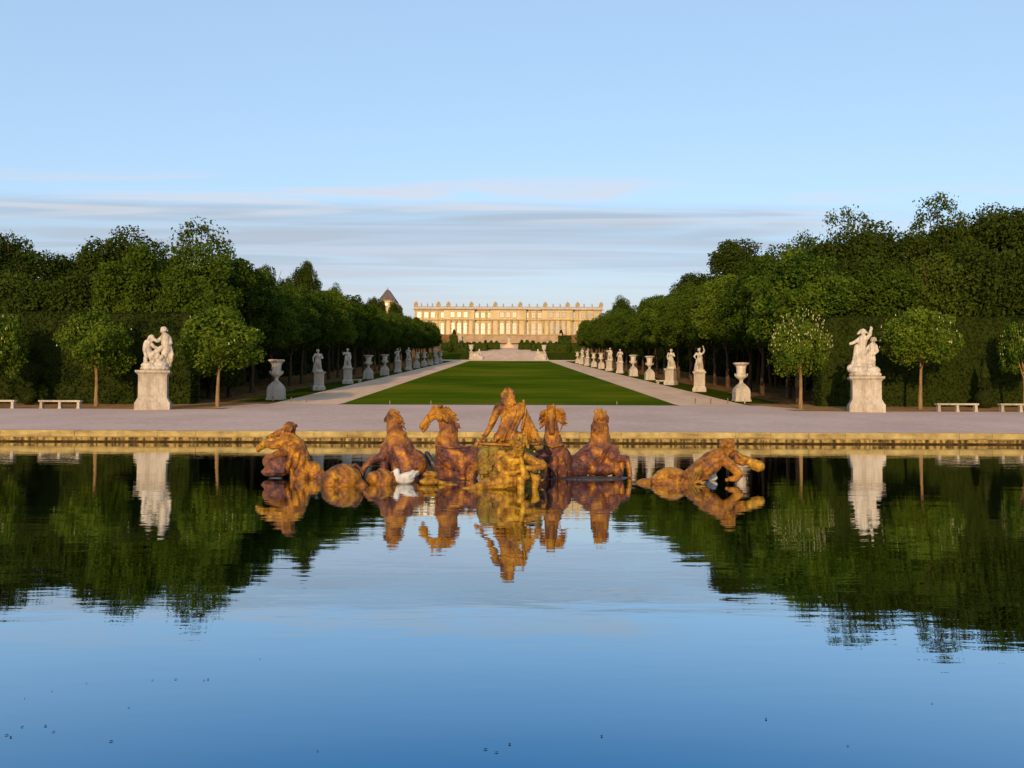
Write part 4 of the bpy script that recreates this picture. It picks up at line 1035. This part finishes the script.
# horses
def mane(g, pts, n, L, r, seed, spread=1.0):
    q = random.Random(seed)
    for i in range(n):
        u = q.random() * (len(pts) - 1); k = int(u); f = u - k
        a, b_ = pts[k], pts[min(k + 1, len(pts) - 1)]
        p = [a[j] + (b_[j] - a[j]) * f for j in range(3)]
        d = (a[3] + (b_[3] - a[3]) * f, a[4] + (b_[4] - a[4]) * f)
        l = L * q.uniform(.6, 1.2); tt = q.uniform(-2, 4) * spread
        g.ch((p[0], p[1], p[2], r), (p[0] + d[0] * l * .6 + q.uniform(-1, 1), p[1] + d[1] * l * .6, p[2] + tt, r * .8), (p[0] + d[0] * l, p[1] + d[1] * l + q.uniform(-1, 2), p[2] + tt, r * .35))
def horse_head(g, poll, muzzle, side=(0, 0, 1), r=1.0):
    """tapering head from poll to muzzle with jaw, nostrils, eye ridges and ears"""
    a, m = Vector(poll), Vector(muzzle); d = m - a; L = d.length; d.normalize()
    s = Vector(side).normalized(); dn = d.cross(s).normalized()
    if dn.y < 0: dn = -dn
    P = lambda u, v, w: a + d * L * u + dn * L * v + s * L * w
    def c(p, q, r0, r1): g.cap(g.p(p), g.p(q), r0 * L * r * g.k, r1 * L * r * g.k, 10)
    c(P(.05, .02, 0), P(.5, .0, 0), .19, .14); c(P(.5, 0, 0), P(.92, .02, 0), .14, .125)
    c(P(.12, .16, 0), P(.42, .14, 0), .17, .11); c(P(.45, .13, 0), P(.88, .13, 0), .09, .075); c(P(.92, .03, .05), P(1.0, .08, .05), .07, .055); c(P(.92, .03, -.05), P(1.0, .08, -.05), .07, .055)
    for e in (-1, 1):
        c(P(.26, -.05, e * .11), P(.36, -.03, e * .11), .06, .05); c(P(.02, -.08, e * .09), P(-.13, -.2, e * .13), .075, .04); c(P(.3, .1, e * .1), P(.75, .06, e * .08), .05, .03)

D = 27.0
t = gold_thing('rearing_horse', 'leftmost gilded horse, conical body rearing with its head turned away left', 'horse statue', 404, D)
g = figure('body', D, 404, t)
g.el(413, 464, 0, 15, 15, 15, 20); g.ch((408, 468, 2, 16), (401, 450, 0, 14), (396.5, 438, -2, 10.5), (393.5, 426, -4, 7.5), (391.5, 416, -6, 5.6))
g.el(392, 449, 2, 8, 13, 8, 10); g.ch((388, 448, 2, 7), (384, 457, 4, 5), (373, 460, 7, 3.6), (366.5, 467.5, 8, 2.8), (365, 470, 8, 3.2)); g.ch((384, 458, 2, 5), (386, 470, 3, 4))
g.ch((419, 465, -4, 9), (425, 474, -4, 6), (427, 480, -4, 5))
horse_head(g, (392, 412, -7), (383.5, 421.5, -12), (.4, 0, .9), 1.35)
mane(g, [(394, 411, -3, .7, .1), (399, 421, -1, .9, .3), (403, 433, 1, .8, .5)], 34, 6.5, 1.25, 4)
g.sculpt('body', M['gold_horse'], t, VX, .032, 6, smooth_it=1)

D = 27.3
t = gold_thing('gilded_horse', 'gilded horse in profile facing left, arched neck and open mouth', 'horse statue', 457, D)
g = figure('body', D, 457, t)
g.ch((472, 462, 2, 14), (460, 460, 2, 16), (450, 456, 1, 14), (447, 443, 0, 12), (449, 431, 0, 9.6), (446, 420, 0, 8), (438, 413.5, 0, 5.5))
g.el(473, 459, 4, 11, 14, 12); g.ch((444, 449, 4, 8), (442, 465, 3, 7), (443, 478, 2, 6))
g.ch((464, 464, 13, 5.5), (463.5, 472, 14, 3.4), (464, 482, 14, 2.8)); g.ch((470, 470, 8, 7), (472, 480, 8, 6)); g.el(459, 474, 0, 20, 8, 14)
horse_head(g, (435, 410.5, 0), (420.5, 427.5, 1), (0, 0, 1), 1.0); g.ch((427, 427, 0, 2), (423.8, 431.2, 0, 1.7))
mane(g, [(436, 409, 0, .5, -.8), (444, 410.5, 0, .7, -.5), (451, 416, 0, .95, -.2), (456, 428, 0, .9, .2)], 46, 6.5, 1.25, 6)
mane(g, [(440, 413, 5, .2, .9), (448, 418, 7, .2, .9), (452, 428, 8, .2, .9)], 24, 8, 1.2, 9)
g.sculpt('body', M['gold_horse'], t, VX, .032, 6, smooth_it=1)
g = figure('hind', D, 457, t); g.ch((438, 470, -6, 6), (431, 462, -7, 4), (426.5, 454, -8, 2.6), (429, 458, -8, 2.2)); g.ch((438, 466, -6, 5), (440, 478, -6, 5))
g.sculpt('tail', M['lead_dark'], t, .02, .02, 6)
g = figure('strap', D, 457, t); g.ch((437, 444.5, 12, .9), (447, 447.5, 13.5, .9), (458, 447, 14, .9), (470, 445.5, 14, .8))
g.build('harness', GD, t, smooth=True); g = figure('bridle', D, 457, t); g.ch((428, 415, 4, .6), (430.5, 425, 5, .6)); g.build('bridle', GD, t, smooth=True)

D = 27.4
t = gold_thing('gilded_horse', 'gilded horse beside the charioteer, head drooping towards us between flared manes', 'horse statue', 552, D)
g = figure('body', D, 552, t)
g.ch((551, 413, -2, 6), (551.5, 424, -2, 6.5), (552.5, 436, -2, 8.5), (553.5, 449, -3, 12.5), (556, 458, -5, 14.5), (556, 466, -8, 14))
g.el(543, 455, -4, 8, 14, 10); g.el(564, 459, -4, 8, 12, 10)
g.ch((553.5, 460, 8, 5.5), (554, 468, 10, 3.4), (554.2, 481, 10, 2.7)); g.ch((545, 464, 2, 6), (545, 482, 2, 4)); g.ch((563, 464, 2, 5), (564, 480, 0, 4))
horse_head(g, (551, 409.5, 3), (551.2, 433, 9), (1, 0, 0), .95)
mane(g, [(546, 409, 0, -.8, .1), (544.5, 416, 0, -.9, .4), (544, 424, 0, -.8, .7)], 30, 6, 1.25, 14); mane(g, [(556, 409, 0, .9, .0), (558.5, 415, 0, 1, .3), (558, 420, 0, 1, .8)], 30, 8, 1.3, 15)
mane(g, [(548, 408, 0, -.3, -.7), (554, 407, 0, .3, -.7)], 12, 4, 1.2, 16)
g.sculpt('body', M['gold_horse'], t, VX, .032, 6, smooth_it=1)
g = figure('collar', D, 552, t); g.ch((543, 443.5, 8, 1), (552, 446.5, 12, 1.1), (562, 444, 8, 1)); g.build('collar', G, t, smooth=True); g = figure('rein', D, 552, t); g.ch((564, 420, 3, .6), (559, 434, 6, .6)); g.build('rein', G, t, smooth=True)

D = 27.8
t = gold_thing('gilded_horse', 'rightmost gilded horse lying in the water, rump left, neck upright, bent foreleg right', 'horse statue', 598, D)
g = figure('body', D, 598, t)
g.el(577, 466, 4, 14, 12, 13, 10); g.el(568, 470, 4, 8, 9, 9); g.ch((580, 464, 3, 12), (591, 457, 2, 14), (600, 449, 0, 13), (600.5, 438, -1, 10.5), (600, 427, -2, 9), (600, 418, -2, 6.5))
g.el(612, 455, 2, 8, 11, 10); g.ch((612, 457, 4, 7), (620, 457.5, 6, 4), (626, 457.5, 7, 3), (628, 466, 8, 2.5), (629, 474, 8, 2.5)); g.ch((608, 462, 4, 6), (615, 466, 8, 4.4), (618, 473, 8, 4)); g.el(600, 468, 2, 20, 7, 12)
g.ch((622, 462, 2, 3.4), (620, 472, 2, 3))
horse_head(g, (600, 412, -4), (599, 424, -16), (1, 0, 0), 1.2); g.ch((597, 413, -2, 2), (595.5, 410.5, -2, 1.3)); g.ch((604, 413, -2, 2), (606, 411, -2, 1.3))
mane(g, [(594.5, 414, 1, -.4, .9), (600, 413, 4, 0, 1), (606, 414, 1, .4, .9)], 34, 9, 1.3, 24); mane(g, [(592, 424, 2, -.3, .9), (600, 424, 7, 0, 1), (608, 424, 2, .3, .9)], 34, 9, 1.3, 25)
g.sculpt('body', M['gold_horse'], t, VX, .032, 6, smooth_it=1)
g = figure('plinth', D, 598, t); g.el(607, 478, 6, 32, 2.2, 14); g.sculpt('base', M['lead_dark'], t, .03, .02, 4)

for lab, base, D, els in (
        ('low dark rock at water level under the two left horses', 425, 26.6, ((404, 481.5, 0, 30, 2.6, 16), (446, 482, 2, 34, 2.8, 18), (470, 483, 0, 14, 2.4, 10))),
        ('low dark rock at water level under the two right horses', 580, 27.2, ((555, 480, 4, 22, 2.4, 14), (590, 478.5, 2, 36, 2.6, 14)))):
    g = Fig(D, (base, HOR + CAM * F / D)); 
    for e in els: g.el(*e)
    o = g.sculpt('rock', M['lead_dark'], None, .03, .06, 4, loc=(X(base, D), D, 0)); tag(o, lab, 'rock')
# left triton blowing a conch
D = 27.2
t = gold_thing('conch_blower', 'gilded sea-man leaning left over the water, blowing a long conch', 'statue', 300, D)
g = figure('body', D, 300, t)
g.ch((303, 474, 0, 12.5), (300.5, 460, 1, 11.5), (296, 449, 2, 12), (290, 442, 2, 10)); g.el(289, 450, 9, 7, 7, 5, 25); g.el(297, 449, 11, 5, 6, 4, 25); g.el(294, 459, 11, 3, 9, 3, 15); g.el(300, 461, 11.5, 3, 9, 3, 15); g.el(305, 463, 9, 3, 9, 3, 15)
g.ch((291, 438, 2, 5.4), (291.5, 434, 2, 5)); g.head(291.5, 430.3, 2, 6.9, -1, .55, .25, beard=True, seed=31)
g.ch((290, 441, 8, 6), (282, 444.5, 11, 5), (276.5, 445.5, 12, 4.3), (270, 444, 9, 3.3)); g.hand((270, 444, 9), (264.5, 445, 8), 1.2)
g.ch((286, 432, -3, 4.4), (279, 434, -2, 3.8), (271.5, 438, 2, 3)); g.hand((271.5, 438, 2), (266.5, 442, 3), 1.2)
g.ch((289, 453, 6, 4.4), (281, 454, 8, 3.8), (274, 458, 8, 3.4))
g.ch((306, 471, 0, 10), (315, 469.5, 2, 8), (320, 476, 4, 7.5), (326, 483, 6, 6.5)); g.ch((303, 474, 6, 5), (296, 478, 6, 3.6))
for i in range(22):
    q = random.Random(i + 5); u = q.random(); x0 = 309 + u * 14; y0 = 465 + u * 14 + q.uniform(-3, 4); g.el(x0, y0, 9 + q.uniform(-2, 1), 1.9, 2.6, 1.6, q.uniform(20, 60))
g.sculpt('body', G, t, .016, .024, 7.5, smooth_it=1)
g = figure('conch', D, 300, t); g.ch((284, 438, 6, 1.6), (275, 441, 6, 3), (267, 444.5, 6, 4.4), (262.5, 448, 6, 3.4)); 
for i in range(5): g.el(281 - i * 4, 439 + i * 1.5, 6, 1.3, 2.2 + i * .6, 2.2 + i * .6, 20)
g.el(261, 449, 6, 2.4, 4, 4); g.sculpt('conch', GB, t, .015, .01, 9)
g = figure('seabeast', D, 300, t); g.el(281, 465, 2, 14.5, 12, 10); g.el(271, 462, 5, 6, 7, 6); g.ch((270, 469, 6, 3), (266, 472, 6, 2.2)); g.el(277, 474, 4, 12, 3.4, 9)
for i in range(7): g.ch((272 + i * 2.6, 458 + (i - 3) ** 2 * .3, 6, 2), (271 + i * 2.7, 472, 12, 1.6))
g.sculpt('giant_shell', GD, t, .02, .02, 7)

# fish-like sea monster in front of it
D = 24.6
def seabeast(label, base, fn, D, mat=None):
    t = gold_thing('sea_monster', label, 'sea monster', base, D); g = figure('b', D, base, t); fn(g, t); return t
def sm1(g, t):
    g.el(344, 480, 0, 19, 16, 17); g.el(334, 481, 5, 11, 12, 12); g.ch((352, 482, 0, 12), (364, 487, 0, 5)); g.ch((330, 484, 8, 3), (345, 487.5, 14, 2.4), (362, 488, 6, 2))
    for i in range(9): g.ch((330 + i * 3.2, 467 + abs(i - 4) ** 1.6 * .8, 2, 1.5), (331 + i * 3.2, 464.5 + abs(i - 4) ** 1.6 * .9, 0, .8))
    g.sculpt('body', G, t, VX, .016, 6)
    e = figure('eye', D, 344, t); e.el(340.5, 477, 15.5, 4.6, 4.2, 2); e.el(340.5, 477, 17, 2.4, 2.2, 2); e.sculpt('eye', GB, t, .012, 0)
    e = figure('fin', D, 344, t); e.ch((349, 468, -2, 2), (356, 465, -3, 1.8), (361, 470, -4, 1.4), (363, 476, -4, 1)); e.ch((350, 468, -2, 1.6), (354, 470, -3, 1)); e.sculpt('tail_fin', GD, t, .014, .006)
seabeast('domed gilded sea monster with a round eye, right of the conch blower', 344, sm1, D)
def sm2(g, t):
    g.el(383, 481, 0, 14.5, 11.5, 12); g.el(376, 479, 4, 9, 8, 9); g.ch((393, 480, 0, 7), (399, 484, -2, 3)); g.ch((372, 484, 6, 3), (366, 485, 5, 1.4)); g.ch((380, 470, 0, 1.8), (388, 471, 0, 1.2)); g.sculpt('body', G, t, VX, .016, 6)
seabeast('smooth brown sea monster back before the leftmost horse', 383, sm2, 25.2)
def sm3(g, t):
    g.el(431, 474.5, 0, 8, 3.4, 7); g.el(430, 481.5, 3, 10, 4, 8); g.el(427, 481, 5, 4, 4, 4); g.ch((438, 482, 2, 3), (452, 485, 0, 2), (464, 487, 0, 1.4)); g.sculpt('body', GB, t, VX, .014, 6)
seabeast('bright gilded open-mouthed sea monster head at water level by the chariot', 431, sm3, 25.0)

# right triton lying over the water
D = 25.8
t = gold_thing('reclining_triton', 'gilded sea-man stretched on his arm to the right, holding a conch', 'statue', 715, D)
g = figure('body', D, 715, t)
g.ch((692, 476, 2, 10), (702, 468, 1, 10.5), (711.5, 461, 0, 11), (719, 456.5, 0, 9.5)); g.el(712, 467, 6, 9, 5.5, 5, -35); g.el(704, 471, 7, 5, 3, 3, -35); g.ch((724, 454, 0, 5.2), (727, 450, 0, 5))
g.head(728.5, 444.8, 0, 6.8, .8, .45, .45, beard=True, seed=41)
g.ch((720.5, 457, 5, 6), (729, 464.5, 7, 5), (737, 472.5, 8, 4.4), (733, 476.5, 12, 3.6), (728, 477, 13, 2.8)); g.hand((728, 477, 13), (722, 478, 14), 1.15)
g.ch((727, 456, -5, 5), (736, 453.5, -4, 4.4), (738, 460, 0, 3.6), (742, 462, 3, 3)); g.hand((742, 462, 3), (748, 461, 5), 1.15)
g.el(700, 474, 0, 10, 7, 10); g.ch((697, 470, 2, 7), (690, 476, 3, 7), (683, 480, 3, 6))
g.sculpt('body', G, t, .016, .024, 7.5, smooth_it=1)
g = figure('conch', D, 715, t); g.ch((738, 453.5, 2, 2), (746, 459, 3, 4.4), (754, 463.5, 4, 6.2), (758, 465, 5, 5.4)); g.el(757.5, 465, 6, 4, 6, 5, 20)
for i in range(4): g.el(742 + i * 4, 456.5 + i * 2.4, 3, 1.3, 3.4 + i * .9, 3.4 + i * .9, -35)
g.sculpt('conch', GB, t, .015, .012, 9)
g = figure('tail', D, 715, t); g.el(670, 482, 4, 20, 16, 15, -4); g.el(662, 484, 5, 18, 11, 14); g.el(645, 486, 2, 13, 8.5, 11, -8); g.ch((684, 480, 4, 8), (690, 478, 4, 6))
for i in range(34):
    q = random.Random(i + 90); x0 = q.uniform(648, 686); g.el(x0, 474 + abs(x0 - 668) * .35 + q.uniform(-2, 9), 13 + q.uniform(-1, 5), 2.4, 2.4, 1.6, q.uniform(-30, 30))
g.sculpt('fish_tail', G, t, VX, .016, 6)
g = figure('fin', D, 715, t); g.el(692, 476, 12, 5.5, 14, 3, 28); g.ch((685, 486, 12, 2), (692, 476, 15, 1.6), (698, 464.5, 13, 1)); 
for i in range(5): g.ch((687 + i, 485 - i, 14, 1), (690 + i * 3.0, 472 + i * 2.0, 14, .8))
g.ch((684, 487, 10, 3), (695, 487.5, 12, 2.6), (703, 486, 8, 2)); g.sculpt('leafy_fin', GB, t, .015, .008, 8)

# white water birds
def bird(label, px, D, s, rz, upright):
    t = thing('water_bird', label, 'bird', (X(px, D), D, 0), None, rz)
    b = MB(); b.ell((0, 0, .16), (.34, .2, .19)); b.tube([(.26, 0, .24), (.46, 0, .34)], [.1, .03])
    if upright: b.tube([(-.2, 0, .2), (-.28, 0, .32), (-.27, 0, .42)], [.15, .11, .1]); b.cap((-.28, 0, .44), (-.34, 0, .43), .1, .07, 8)
    else: b.tube([(-.22, 0, .2), (-.2, .02, .36), (-.1, .06, .38)], [.09, .07, .07])
    b.sculpt('body', M['plumage'], t, .02, .008, 8, smooth_it=1)
    for e in (-1, 1):
        w = MB(); w.ell((.06, e * .15, .25), (.3, .07, .14), Matrix.Rotation(R(-14), 3, 'Y')); w.cap((.2, e * .15, .3), (.46, e * .12, .42), .08, .02, 8); w.cap((.12, e * .17, .3), (.3, e * .16, .44), .08, .03, 8)
        w.sculpt('wing', M['plumage'], t, .018, .012, 9, smooth_it=1)
    w = MB(); 
    if upright: w.cap((-.39, 0, .42), (-.47, 0, .40), .03, .015, 8)
    else: w.cap((-.06, .08, .37), (.03, .12, .35), .028, .012, 8)
    w.build('beak', M['beak'], t, smooth=True); t.scale = (s, s, s)
bird('white water bird with raised wings floating before the leftmost horse', 405.5, 25.2, .84, .25, True)
bird('small white water bird under the propped arm of the right sea-man', 711, 26.6, .6, 2.6, False)

random.seed(5)
lf = MB(); lf.add([(-.03, 0, .004), (0, -.013, .009), (.032, 0, .005), (0, .014, .010), (0, 0, .001)], [(0, 1, 4), (1, 2, 4), (2, 3, 4), (3, 0, 4), (1, 0, 3), (1, 3, 2)])
L0 = None
for px, py in ((14, 733), (18, 735), (52, 724), (60, 730), (29, 725), (92, 682), (157, 679), (180, 678), (208, 679), (212, 678), (58, 690), (31, 697), (134, 706), (117, 739), (321, 748), (487, 746), (511, 741), (498, 749), (602, 733), (765, 716), (846, 742), (930, 700), (263, 658)):
    D = CAM * F / (py - HOR)
    if L0 is None: o = L0 = lf.build('floating_leaf', M['bark'])
    else: o = L0.copy(); C.objects.link(o)
    o.location = (X(px, D), D, .002); o.rotation_euler = (0, 0, random.uniform(0, 6.28)); o.scale = [random.uniform(.3, .62)] * 3
    tag(o, 'tiny dark leaf floating on the near water of the pool', 'leaf', 'leaves floating on the pool')
# ------------------------------------------------------------------ light, sky, camera
AZ, EL = R(-11), R(13)
S = Vector((math.sin(AZ) * math.cos(EL), -math.cos(AZ) * math.cos(EL), math.sin(EL)))
l = bpy.data.lights.new('sun', 'SUN'); l.energy = 2.05; l.angle = R(.5); l.color = (1, .70, .38)
lo = bpy.data.objects.new('sun', l); C.objects.link(lo); lo.location = S * 300; lo.rotation_euler = (-S).to_track_quat('-Z', 'Y').to_euler()

w = bpy.data.worlds.new('World'); bpy.context.scene.world = w; w.use_nodes = True
nt = w.node_tree; bg = nt.nodes['Background']
sky = nt.nodes.new('ShaderNodeTexSky'); sky.sky_type = 'NISHITA'; sky.sun_disc = False
sky.sun_elevation = EL; sky.sun_rotation = math.atan2(S.x, S.y); sky.air_density = 1; sky.dust_density = 1; sky.ozone_density = 1; sky.altitude = 0
bg.inputs['Strength'].default_value = .13
N_ = nt.nodes.new; Lk = nt.links.new
tc = N_('ShaderNodeTexCoord'); sp = N_('ShaderNodeSeparateXYZ'); Lk(tc.outputs['Generated'], sp.inputs[0])
def math_(op, a, b_=None, c_=None):
    n = N_('ShaderNodeMath'); n.operation = op
    for i, v in enumerate((a, b_, c_)):
        if v is None: continue
        if isinstance(v, (int, float)): n.inputs[i].default_value = v
        else: Lk(v, n.inputs[i])
    return n.outputs[0]
# even pale blue mixed over the sky to flatten its gradient
veil = N_('ShaderNodeMix'); veil.data_type = 'RGBA'; veil.inputs[0].default_value = .62
Lk(sky.outputs[0], veil.inputs[6]); veil.inputs[7].default_value = (1.54, 2.30, 3.38, 1)
hz = N_('ShaderNodeMapRange'); hz.interpolation_type = 'SMOOTHSTEP'; hz.inputs[1].default_value = .21; hz.inputs[2].default_value = .06; Lk(sp.outputs[2], hz.inputs[0])
hm = N_('ShaderNodeMath'); hm.operation = 'MULTIPLY'; hm.inputs[1].default_value = .95; Lk(hz.outputs[0], hm.inputs[0])
mist = N_('ShaderNodeMix'); mist.data_type = 'RGBA'; Lk(hm.outputs[0], mist.inputs[0]); Lk(veil.outputs[2], mist.inputs[6]); mist.inputs[7].default_value = (2.42, 2.42, 2.38, 1)
veil = mist
# streaky clouds on a flat layer far above
zc = math_('MAXIMUM', sp.outputs[2], .02)
cx_ = math_('DIVIDE', sp.outputs[0], zc); cy_ = math_('DIVIDE', sp.outputs[1], zc)
cv = N_('ShaderNodeCombineXYZ'); Lk(cx_, cv.inputs[0]); Lk(cy_, cv.inputs[1])
def cloud(scale, mx, my, off, lo_, hi_, det=6, dist=.3):
    mp = N_('ShaderNodeMapping'); mp.inputs['Scale'].default_value = (mx, my, 1); mp.inputs['Location'].default_value = off
    Lk(cv.outputs[0], mp.inputs[0]); n = N_('ShaderNodeTexNoise'); n.inputs['Scale'].default_value = scale; n.inputs['Detail'].default_value = det; n.inputs['Distortion'].default_value = dist
    Lk(mp.outputs[0], n.inputs['Vector'])
    mr = N_('ShaderNodeMapRange'); mr.interpolation_type = 'SMOOTHSTEP'; mr.inputs[1].default_value = lo_; mr.inputs[2].default_value = hi_; Lk(n.outputs['Fac'], mr.inputs[0])
    return mr.outputs[0]
def ramp_(v, a, b_):
    n = N_('ShaderNodeMapRange'); n.interpolation_type = 'SMOOTHSTEP'; n.inputs[1].default_value = a; n.inputs[2].default_value = b_
    Lk(v, n.inputs[0]); return n.outputs[0]
wob = cloud(.25, .5, 1.0, (7.3, 2.2, 0), .2, .8)
zz = math_('DIVIDE', sp.outputs[2], math_('SQRT', math_('ADD', math_('MULTIPLY', sp.outputs[1], sp.outputs[1]), math_('MULTIPLY_ADD', sp.outputs[2], sp.outputs[2], .001))))   # height of a bank running across the axis
zw = math_('MULTIPLY_ADD', wob, .03, zz)                    # ragged upper and lower edge of the bank
side = math_('DIVIDE', sp.outputs[0], math_('MAXIMUM', sp.outputs[1], .05))
east = ramp_(side, .42, .26)                                          # the bank thins out towards the right
bank = math_('MULTIPLY', math_('MULTIPLY', ramp_(zw, .254, .236), ramp_(zw, .135, .195)), math_('MULTIPLY_ADD', east, .8, .2))
grain = cloud(1.5, .3, 1.15, (3.1, 1.3, 0), .34, .64, 12, 1.2)
c1 = math_('MULTIPLY', bank, math_('MULTIPLY_ADD', grain, .50, .42))
m1 = N_('ShaderNodeMix'); m1.data_type = 'RGBA'; Lk(c1, m1.inputs[0]); Lk(veil.outputs[2], m1.inputs[6]); m1.inputs[7].default_value = (1.70, 2.06, 2.50, 1)
# bright wisps along the top of the bank and pinkish ones low down
wisp = cloud(2.2, .17, 1.15, (.4, 5.2, 0), .50, .62, 12, 1.0)
c2 = math_('MULTIPLY', wisp, math_('MULTIPLY', ramp_(zw, .282, .262), ramp_(zw, .205, .24)))
m2 = N_('ShaderNodeMix'); m2.data_type = 'RGBA'; Lk(math_('MULTIPLY', c2, .7), m2.inputs[0]); Lk(m1.outputs[2], m2.inputs[6]); m2.inputs[7].default_value = (2.75, 2.8, 3.05, 1)
low = cloud(1.1, .2, 1.0, (2.4, 8.2, 0), .45, .65)
c3 = math_('MULTIPLY', low, math_('MULTIPLY', ramp_(zz, .205, .165), ramp_(zz, .09, .12)))
m3 = N_('ShaderNodeMix'); m3.data_type = 'RGBA'; Lk(math_('MULTIPLY', c3, .6), m3.inputs[0]); Lk(m2.outputs[2], m3.inputs[6]); m3.inputs[7].default_value = (2.35, 2.4, 2.75, 1)
m2 = m3
Lk(m2.outputs[2], bg.inputs['Color'])

cam = bpy.data.cameras.new('camera'); cam.lens = F / 1024 * 36; cam.sensor_width = 36; cam.clip_end = 20000; cam.clip_start = .1
co = bpy.data.objects.new('camera', cam); C.objects.link(co)
pitch = math.atan((HOR - 384) / F); yaw = -math.atan((512 - CX) / F)
co.location = (0, 0, CAM)
co.rotation_euler = (Matrix.Rotation(yaw, 4, 'Z') @ Matrix.Rotation(R(90) + pitch, 4, 'X') @ Matrix.Rotation(R(.2), 4, 'Z')).to_euler()
sc = bpy.context.scene; sc.camera = co
sc.render.engine = 'CYCLES'; sc.render.resolution_x = 1024; sc.render.resolution_y = 768
sc.cycles.max_bounces = 6; sc.cycles.diffuse_bounces = 2; sc.cycles.glossy_bounces = 3; sc.cycles.transmission_bounces = 2; sc.cycles.transparent_max_bounces = 4
sc.cycles.use_denoising = True
vs = sc.view_settings; vs.view_transform = 'Standard'; vs.look = 'None'; vs.exposure = 1.0; vs.gamma = 1; vs.use_curve_mapping = False
